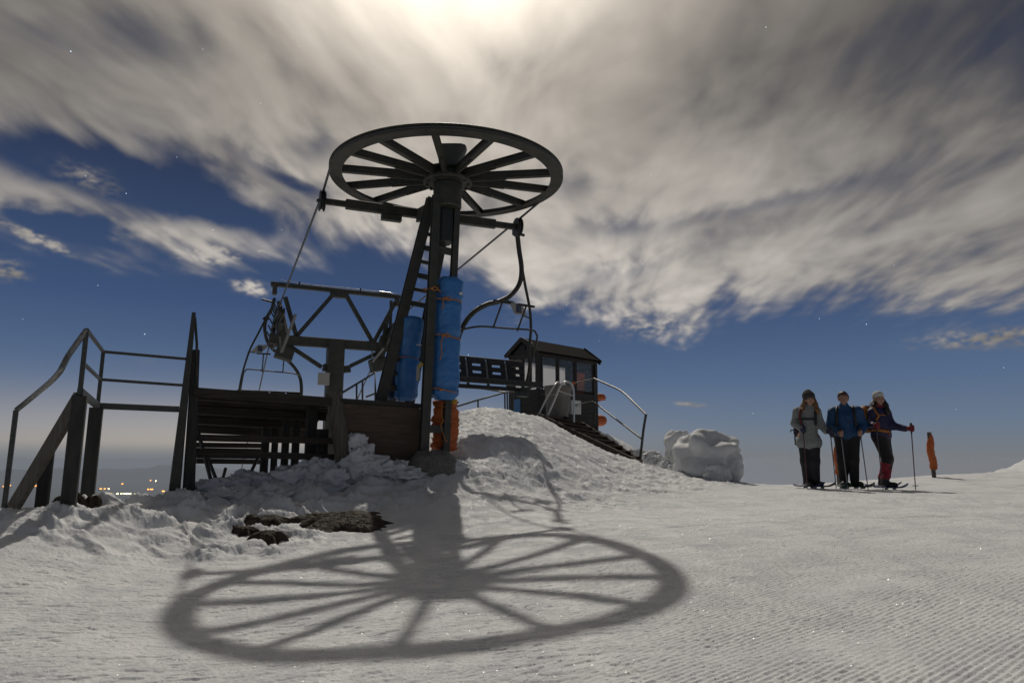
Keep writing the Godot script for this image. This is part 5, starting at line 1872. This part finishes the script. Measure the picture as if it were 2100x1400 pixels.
func person_one():
	var xf := place(P(1663, 1000, 12.5))
	var t := thing("person", "person in a pale grey jacket and dark beanie holding two poles", "person", xf.origin, "hikers on snowshoes")
	var hc := V(0.085, 1.555, 0.02)
	var f := V(0.35, -0.05, 1.0).normalized()
	var la := [V(-0.13, 1.345), V(-0.185, 1.13, 0.0), V(-0.085, 1.03, 0.16)]
	var ra := [V(0.185, 1.345), V(0.245, 1.10, 0.02), V(0.315, 0.975, 0.14)]
	var legl := [V(-0.05, 0.80), V(-0.055, 0.45, 0.05), V(-0.05, 0.09, -0.02)]
	var legr := [V(0.11, 0.80), V(0.10, 0.45, 0.06), V(0.10, 0.09, 0.02)]
	var torso := [[V(-0.05, 0.86), V(0.10, 0.86), 0.12, 0.12], [V(0.02, 0.90), V(0.03, 1.15), 0.13, 0.12], [V(-0.10, 1.32), V(0.16, 1.32), 0.075, 0.075], [V(0.03, 1.12), V(0.03, 1.30), 0.12, 0.11], [V(0.05, 1.35), V(0.08, 1.47, 0.01), 0.055, 0.05]]
	var arms := limb(la, [0.055, 0.045, 0.032]) + limb(ra, [0.055, 0.045, 0.032])
	var legs := limb(legl, [0.09, 0.062, 0.045]) + limb(legr, [0.09, 0.062, 0.045])
	var st := begin()
	flesh(st, torso + arms + legs, 0.02, 0.05, xf)
	flesh(st, head_bones(hc, f), 0.008, 0.025, xf)
	var body := part(t, "body", st, M.skinm)
	face_parts(body, hc, f, xf)
	# jacket to mid thigh
	var jk := grown(arms, 0.024)
	jk += [[V(-0.045, 0.78), V(0.10, 0.78), 0.15, 0.15], [V(0.03, 0.80), V(0.03, 1.15), 0.165, 0.15], [V(-0.105, 1.325), V(0.165, 1.325), 0.09, 0.09], [V(0.03, 1.12), V(0.03, 1.30), 0.15, 0.135], [V(0.055, 1.37), V(0.075, 1.435, 0.01), 0.075, 0.07]]
	var jm := mottled(Vector3(0.17, 0.185, 0.18), Vector3(0.23, 0.245, 0.24), 31, 0.02, Vector3(4, 4, 4), 0.75)
	bumped(jm, 61, 0.016, 7.0)
	part(t, "jacket", mesh_of(jk, 0.016, 0.05, xf), jm)
	strap(t, xf, [V(-0.13, 1.20, 0.13), V(0.03, 1.195, 0.165), V(0.18, 1.19, 0.12)], M.black, "chest_band", 0.02)
	var tm := plain(0.013, 0.012, 0.016, 0.8)
	part(t, "trousers", mesh_of(grown(legs, 0.022) + [[V(-0.04, 0.84), V(0.10, 0.84), 0.125, 0.125]], 0.018, 0.05, xf), tm)
	part(t, "boot", mesh_of([[V(-0.05, 0.20, -0.03), V(-0.05, 0.07, -0.03), 0.072, 0.062], [V(-0.06, 0.055, -0.04), V(-0.01, 0.05, 0.14), 0.055, 0.05]], 0.014, 0.04, xf), M.black)
	part(t, "boot", mesh_of([[V(0.10, 0.20, 0.01), V(0.10, 0.07, 0.01), 0.072, 0.062], [V(0.09, 0.055, 0.0), V(0.17, 0.05, 0.16), 0.055, 0.05]], 0.014, 0.04, xf), M.black)
	snowshoe(t, xf, V(-0.03, 0.0, 0.03), V(0.85, 0, 0.5), plain(0.03, 0.04, 0.12, 0.5))
	snowshoe(t, xf, V(0.13, 0.0, 0.08), V(0.9, 0, 0.42), plain(0.03, 0.04, 0.12, 0.5))
	# beanie and hair
	part(t, "beanie", mesh_of([[hc + V(0, 0.055), hc + V(-0.01, 0.075) - f * 0.03, 0.103, 0.10], [hc + V(-0.005, 0.11) - f * 0.01, hc + V(-0.005, 0.13) - f * 0.015, 0.075, 0.055], [hc + V(0, 0.03) - f * 0.03, hc + V(0, 0.0) - f * 0.06, 0.097, 0.08]], 0.012, 0.03, xf), plain(0.045, 0.045, 0.042, 0.95))
	var hm := plain(0.16, 0.085, 0.035, 0.6)
	var hb := []
	for e in [-1.0, 1.0]:
		hb += limb([hc + V(e * 0.08, 0.0, -0.01), hc + V(e * 0.10, -0.10, 0.02), hc + V(e * 0.115, -0.20, 0.06), hc + V(e * 0.13, -0.27, 0.08)], [0.035, 0.04, 0.04, 0.02])
	hb += limb([hc + V(-0.05, -0.03, -0.07), hc + V(-0.11, -0.12, -0.04), hc + V(-0.18, -0.19, -0.02)], [0.05, 0.05, 0.025])
	part(t, "hair", mesh_of(hb, 0.012, 0.03, xf), hm)
	var gm := plain(0.014, 0.02, 0.05, 0.7)
	part(t, "glove", mesh_of(grip(la[2], la[2] + V(0.02, -0.02, 0.07), V(-0.04, 1, 0.06).normalized(), 0.008), 0.006, 0.012, xf), gm)
	part(t, "glove", mesh_of(grip(ra[2], ra[2] + V(0.05, -0.01, 0.05), V(-0.06, 1, 0.02).normalized(), 0.008), 0.006, 0.012, xf), gm)
	pole(V(-0.055, 1.005, 0.26), V(-0.05, 0, 0.30), "dark red pole in the right hand of the person in grey", plain(0.09, 0.02, 0.025, 0.4), xf)
	pole(V(0.385, 0.955, 0.215), V(0.41, 0, 0.2), "grey pole between the person in grey and the man in blue", plain(0.10, 0.09, 0.095, 0.4), xf)
	var bp := thing("backpack", "dark purple backpack on the person in grey", "backpack", xf * V(-0.1, 0.9, -0.15), "hikers' backpacks")
	pack(bp, xf, V(-0.09, 0.88, -0.21), V(-0.06, 1.36, -0.19), 0.15, 0.10, V(-0.25, 0, -1).normalized(), plain(0.022, 0.014, 0.03, 0.7), "sack")
	var red := plain(0.10, 0.014, 0.02, 0.7)
	strap(bp, xf, [V(-0.08, 1.38, -0.12), V(-0.085, 1.405, 0.02), V(-0.09, 1.32, 0.125), V(-0.095, 1.20, 0.155), V(-0.075, 1.08, 0.15)], red, "shoulder_strap", 0.022)
	strap(bp, xf, [V(0.13, 1.38, -0.10), V(0.155, 1.40, 0.02), V(0.165, 1.32, 0.10), V(0.17, 1.20, 0.135), V(0.16, 1.08, 0.14)], M.black, "shoulder_strap", 0.02)
	strap(bp, xf, [V(-0.20, 1.0, -0.24), V(-0.26, 1.02, -0.20), V(-0.27, 0.98, -0.18)], M.black, "loose_strap", 0.01)
	strap(bp, xf, [V(-0.20, 0.98, -0.22), V(-0.205, 0.85, -0.16), V(-0.20, 0.74, -0.1)], M.black, "loose_strap", 0.014)

func person_two():
	var xf := place(P(1745, 1000, 12.5))
	var t := thing("person", "person in a blue jacket with bare hands holding two poles", "person", xf.origin, "hikers on snowshoes")
	var o := -0.01
	var hc := V(0.0, 1.575, 0.03)
	var f := V(0.12, -0.03, 1.0).normalized()
	var la := [V(-0.185, 1.34), V(-0.25, 1.08, -0.02), V(-0.125, 0.965, 0.17)]
	var ra := [V(0.215, 1.34), V(0.29, 1.08, -0.02), V(0.235, 0.965, 0.17)]
	var legl := [V(-0.085, 0.86), V(-0.095, 0.48, 0.05), V(-0.105, 0.09, 0.0)]
	var legr := [V(0.10, 0.86), V(0.085, 0.48, 0.05), V(0.075, 0.09, 0.02)]
	var torso := [[V(-0.07, 0.92), V(0.09, 0.92), 0.125, 0.125], [V(0.01, 0.95), V(0.015, 1.2), 0.14, 0.14], [V(-0.15, 1.33), V(0.18, 1.33), 0.08, 0.08], [V(-0.05, 1.22), V(0.08, 1.22), 0.12, 0.12], [V(0.01, 1.38), V(0.0, 1.49, 0.01), 0.065, 0.06]]
	var arms := limb(la, [0.065, 0.052, 0.034]) + limb(ra, [0.065, 0.052, 0.034])
	var legs := limb(legl, [0.10, 0.07, 0.05]) + limb(legr, [0.10, 0.07, 0.05])
	var st := begin()
	flesh(st, torso + arms + legs, 0.02, 0.05, xf)
	flesh(st, head_bones(hc, f), 0.008, 0.025, xf)
	flesh(st, grip(la[2], la[2] + V(0.025, -0.02, 0.07), V(-0.02, 1, 0.04).normalized(), 0.002), 0.006, 0.012, xf)
	flesh(st, grip(ra[2], ra[2] + V(-0.01, -0.02, 0.075), V(-0.02, 1, 0.04).normalized(), 0.002), 0.006, 0.012, xf)
	var body := part(t, "body", st, M.skinm)
	face_parts(body, hc, f, xf)
	part(t, "hair", mesh_of([[hc + V(0, 0.055) - f * 0.015, hc + V(0, 0.06) - f * 0.04, 0.088, 0.088], [hc + V(0, 0.085) + f * 0.02, hc + V(0, 0.09) + f * 0.045, 0.055, 0.04], [hc + V(0, 0.0) - f * 0.05, hc + V(0, -0.03) - f * 0.05, 0.07, 0.06], [hc + V(-0.075, 0.045) + f * 0.01, hc + V(-0.078, 0.0), 0.022, 0.014], [hc + V(0.075, 0.045) + f * 0.01, hc + V(0.078, 0.0), 0.022, 0.014]], 0.010, 0.02, xf), plain(0.03, 0.015, 0.009, 0.6))
	var jm := mottled(Vector3(0.005, 0.048, 0.135), Vector3(0.008, 0.066, 0.18), 33, 0.02, Vector3(4, 4, 4), 0.65)
	bumped(jm, 62, 0.016, 7.0)
	var jk := grown(arms, 0.030)
	jk += [[V(-0.085, 0.93), V(0.105, 0.93), 0.125, 0.125], [V(-0.09, 0.99), V(0.11, 0.99), 0.135, 0.135], [V(0.01, 0.95), V(0.015, 1.2), 0.16, 0.165], [V(-0.155, 1.335), V(0.185, 1.335), 0.095, 0.095], [V(-0.06, 1.22), V(0.09, 1.22), 0.145, 0.145], [V(0.01, 1.40), V(0.0, 1.455, 0.01), 0.085, 0.08]]
	var jo := part(t, "jacket", mesh_of(jk, 0.016, 0.05, xf), jm)
	strap(t, xf, [V(0.03, 1.31, 0.155), V(0.13, 1.30, 0.148), V(0.135, 1.16, 0.165), V(0.06, 1.13, 0.178), V(0.03, 1.2, 0.18)], plain(0.04, 0.03, 0.10, 0.6), "pocket_seam", 0.006)
	part(t, "trousers", mesh_of(grown(legs, 0.024) + [[V(-0.075, 0.90), V(0.095, 0.90), 0.128, 0.128]], 0.018, 0.03, xf), plain(0.010, 0.010, 0.011, 0.8))
	part(t, "boot", mesh_of([[V(-0.105, 0.20, 0.0), V(-0.105, 0.07, 0.0), 0.075, 0.065], [V(-0.11, 0.055, -0.02), V(-0.10, 0.05, 0.17), 0.055, 0.05]], 0.014, 0.04, xf), M.black)
	part(t, "boot", mesh_of([[V(0.075, 0.20, 0.02), V(0.08, 0.07, 0.02), 0.075, 0.065], [V(0.07, 0.055, 0.0), V(0.17, 0.05, 0.16), 0.055, 0.05]], 0.014, 0.04, xf), M.black)
	var sm := plain(0.012, 0.05, 0.035, 0.5)
	snowshoe(t, xf, V(-0.10, 0.0, 0.08), V(0.25, 0, 1.0), sm)
	snowshoe(t, xf, V(0.14, 0.0, 0.08), V(0.8, 0, 0.6), sm)
	pole(V(-0.085, 0.945, 0.265), V(-0.045, 0, 0.34), "pale pole in front of the man in blue, on his right", plain(0.25, 0.24, 0.24, 0.35, 0.4), xf)
	pole(V(0.225, 0.945, 0.27), V(0.275, 0, 0.3), "grey pole beside the left leg of the man in blue", plain(0.13, 0.12, 0.13, 0.35, 0.3), xf)
	var bp := thing("backpack", "black backpack worn by the man in blue", "backpack", xf * V(0.0, 0.95, -0.2), "hikers' backpacks")
	pack(bp, xf, V(0.01, 0.93, -0.22), V(0.01, 1.38, -0.20), 0.16, 0.09, V(0, 0, -1), M.black, "sack")
	for e in [-1.0, 1.0]:
		strap(bp, xf, [V(0.015 + e * 0.10, 1.40, -0.12), V(0.015 + e * 0.125, 1.435, 0.01), V(0.015 + e * 0.14, 1.34, 0.115), V(0.015 + e * 0.15, 1.2, 0.14), V(0.015 + e * 0.155, 1.06, 0.11), V(0.015 + e * 0.15, 1.0, 0.03)], M.black, "shoulder_strap", 0.024)

func person_three():
	var xf := place(P(1816, 1004, 12.45))
	var t := thing("person", "person in a navy jacket, white beanie and red gaiters, turned to the right", "person", xf.origin, "hikers on snowshoes")
	var hc := V(0.03, 1.575, 0.03)
	var f := V(0.42, -0.06, 0.9).normalized()
	var la := [V(-0.085, 1.33, 0.07), V(-0.125, 1.13, 0.12), V(-0.085, 1.10, 0.24)]
	var ra := [V(0.125, 1.32, -0.04), V(0.20, 1.09, 0.03), V(0.395, 1.03, 0.12)]
	var legl := [V(-0.02, 0.88, 0.05), V(0.075, 0.50, 0.10), V(-0.03, 0.12, 0.06)]
	var legr := [V(0.04, 0.88, -0.05), V(0.09, 0.50, 0.0), V(0.01, 0.10, 0.14)]
	var torso := [[V(-0.02, 0.93, 0.03), V(0.04, 0.93, -0.03), 0.125, 0.125], [V(0.01, 0.96), V(0.01, 1.15), 0.125, 0.12], [V(-0.085, 1.32, 0.05), V(0.11, 1.32, -0.04), 0.075, 0.075], [V(0.01, 1.12), V(0.01, 1.3), 0.115, 0.105], [V(0.015, 1.36), V(0.025, 1.48, 0.01), 0.055, 0.05]]
	var arms := limb(la, [0.055, 0.045, 0.032]) + limb(ra, [0.055, 0.045, 0.032])
	var legs := limb(legl, [0.10, 0.068, 0.045]) + limb(legr, [0.10, 0.068, 0.045])
	var st := begin()
	flesh(st, torso + arms + legs, 0.02, 0.05, xf)
	flesh(st, head_bones(hc, f), 0.008, 0.025, xf)
	var body := part(t, "body", st, M.skinm)
	face_parts(body, hc, f, xf)
	part(t, "beanie", mesh_of([[hc + V(0, 0.06), hc + V(-0.01, 0.06) - f * 0.02, 0.088, 0.088], [hc + V(0, 0.03) - f * 0.03, hc + V(0, -0.01) - f * 0.05, 0.086, 0.076]], 0.012, 0.03, xf), plain(0.50, 0.50, 0.46, 0.95))
	part(t, "hair", mesh_of(limb([hc + V(0.07, -0.02, -0.01), hc + V(0.10, -0.12, 0.02), hc + V(0.115, -0.22, 0.05), hc + V(0.11, -0.30, 0.07)], [0.035, 0.045, 0.045, 0.02]) + limb([hc + V(-0.07, -0.02, -0.01), hc + V(-0.08, -0.12, 0.04), hc + V(-0.06, -0.2, 0.09)], [0.03, 0.035, 0.02]), 0.012, 0.03, xf), plain(0.012, 0.009, 0.009, 0.6))
	var jm := mottled(Vector3(0.010, 0.009, 0.045), Vector3(0.018, 0.016, 0.075), 35, 0.02, Vector3(4, 4, 4), 0.6)
	bumped(jm, 63, 0.016, 7.0)
	var jk := grown(arms, 0.024)
	jk += [[V(-0.02, 0.93, 0.03), V(0.05, 0.93, -0.03), 0.138, 0.138], [V(0.01, 0.96), V(0.01, 1.15), 0.145, 0.145], [V(-0.09, 1.325, 0.05), V(0.115, 1.325, -0.04), 0.09, 0.09], [V(0.01, 1.12), V(0.01, 1.3), 0.14, 0.125], [V(0.015, 1.39), V(0.02, 1.42), 0.075, 0.07], [V(-0.08, 1.42, -0.05), V(-0.05, 1.50, -0.09), 0.07, 0.07], [V(-0.06, 1.44, -0.09), V(0.04, 1.46, -0.1), 0.07, 0.06]]
	part(t, "jacket", mesh_of(jk, 0.016, 0.05, xf), jm)
	part(t, "scarf", mesh_of([[V(-0.02, 1.455, 0.06), V(0.08, 1.455, 0.05), 0.04, 0.04]], 0.01, 0.02, xf), plain(0.16, 0.012, 0.02, 0.8))
	part(t, "trousers", mesh_of(grown(limb([legl[0], legl[1], legl[1].lerp(legl[2], 0.35)], [0.10, 0.068, 0.062]) + limb([legr[0], legr[1], legr[1].lerp(legr[2], 0.35)], [0.10, 0.068, 0.062]), 0.02) + [[V(-0.02, 0.91, 0.03), V(0.04, 0.91, -0.03), 0.13, 0.13]], 0.018, 0.04, xf), plain(0.014, 0.010, 0.012, 0.8))
	var red := mottled(Vector3(0.20, 0.012, 0.024), Vector3(0.28, 0.02, 0.034), 37, 0.02, Vector3(5, 5, 5), 0.75)
	for l in [legl, legr]:
		part(t, "gaiter", mesh_of([[l[1].lerp(l[2], 0.18), l[1].lerp(l[2], 0.75), 0.088, 0.075], [l[1].lerp(l[2], 0.75), l[2] + V(0, 0.06), 0.075, 0.07]], 0.014, 0.02, xf), red)
	part(t, "boot", mesh_of([[V(-0.03, 0.16, 0.06), V(-0.03, 0.07, 0.06), 0.07, 0.062], [V(-0.05, 0.06, 0.05), V(0.10, 0.055, 0.10), 0.055, 0.05]], 0.014, 0.04, xf), M.black)
	part(t, "boot", mesh_of([[V(0.01, 0.15, 0.14), V(0.01, 0.07, 0.14), 0.07, 0.062], [V(-0.02, 0.055, 0.13), V(0.16, 0.05, 0.2), 0.055, 0.05]], 0.014, 0.04, xf), M.black)
	var sm := plain(0.02, 0.045, 0.16, 0.5)
	snowshoe(t, xf, V(-0.03, 0.02, 0.06), V(0.9, 0, 0.2), sm)
	snowshoe(t, xf, V(0.08, 0.0, 0.18), V(0.9, 0, 0.36), sm)
	var gm := plain(0.16, 0.012, 0.022, 0.7)
	part(t, "glove", mesh_of(grip(la[2], la[2] + V(0.03, -0.01, 0.06), V(-0.02, 1, 0.03).normalized(), 0.008), 0.006, 0.012, xf), gm)
	part(t, "glove", mesh_of(grip(ra[2], ra[2] + V(0.065, 0.0, 0.02), V(0.02, 1, 0.0).normalized(), 0.010), 0.006, 0.012, xf), gm)
	pole(V(-0.05, 1.085, 0.325), V(-0.03, 0, 0.36), "dark pole in front of the orange backpack of the person in navy", plain(0.06, 0.04, 0.045, 0.4), xf)
	pole(V(0.49, 1.03, 0.15), V(0.465, 0, 0.15), "pole held out to the right by the person in navy", plain(0.11, 0.05, 0.055, 0.4), xf)
	var om := bumped(mottled(Vector3(0.30, 0.105, 0.012), Vector3(0.40, 0.15, 0.018), 39, 0.02, Vector3(4, 4, 4), 0.6), 46, 0.02, 4.0)
	var bp := thing("backpack", "orange backpack on the person in navy", "backpack", xf * V(-0.2, 0.95, -0.1), "hikers' backpacks")
	pack(bp, xf, V(-0.235, 0.97, -0.05), V(-0.20, 1.47, -0.07), 0.15, 0.11, V(-0.9, 0, -0.4).normalized(), om, "sack")
	strap(bp, xf, [V(-0.10, 1.42, 0.0), V(-0.07, 1.425, 0.09), V(-0.035, 1.33, 0.145), V(0.0, 1.27, 0.16), V(-0.05, 1.18, 0.16), V(-0.10, 1.10, 0.12)], om, "shoulder_strap", 0.018)
	strap(bp, xf, [V(0.0, 1.27, 0.16), V(0.06, 1.285, 0.145), V(0.11, 1.27, 0.10)], om, "chest_strap", 0.010)
	strap(bp, xf, [V(-0.13, 1.0, 0.05), V(-0.06, 1.02, 0.15), V(0.04, 1.0, 0.165), V(0.14, 0.98, 0.08)], om, "hip_belt", 0.028)
	strap(bp, xf, [V(0.13, 0.98, 0.09), V(0.16, 0.94, 0.10), V(0.13, 0.93, 0.11)], om, "loose_strap", 0.008)

func build_small():
	# a spare mitten hanging from the first hiker
	var xf := place(P(1663, 1000, 12.5))
	var t := thing("spare_mitten", "dark mitten hanging between the grey jacket and the blue jacket", "mitten", xf * V(0.40, 0.9, 0.1))
	part(t, "mitten", mesh_of([[V(0.385, 0.94, 0.13), V(0.42, 0.90, 0.13), 0.035, 0.04], [V(0.41, 0.95, 0.12), V(0.435, 0.955, 0.12), 0.02, 0.02]], 0.008, 0.02, xf), M.black)
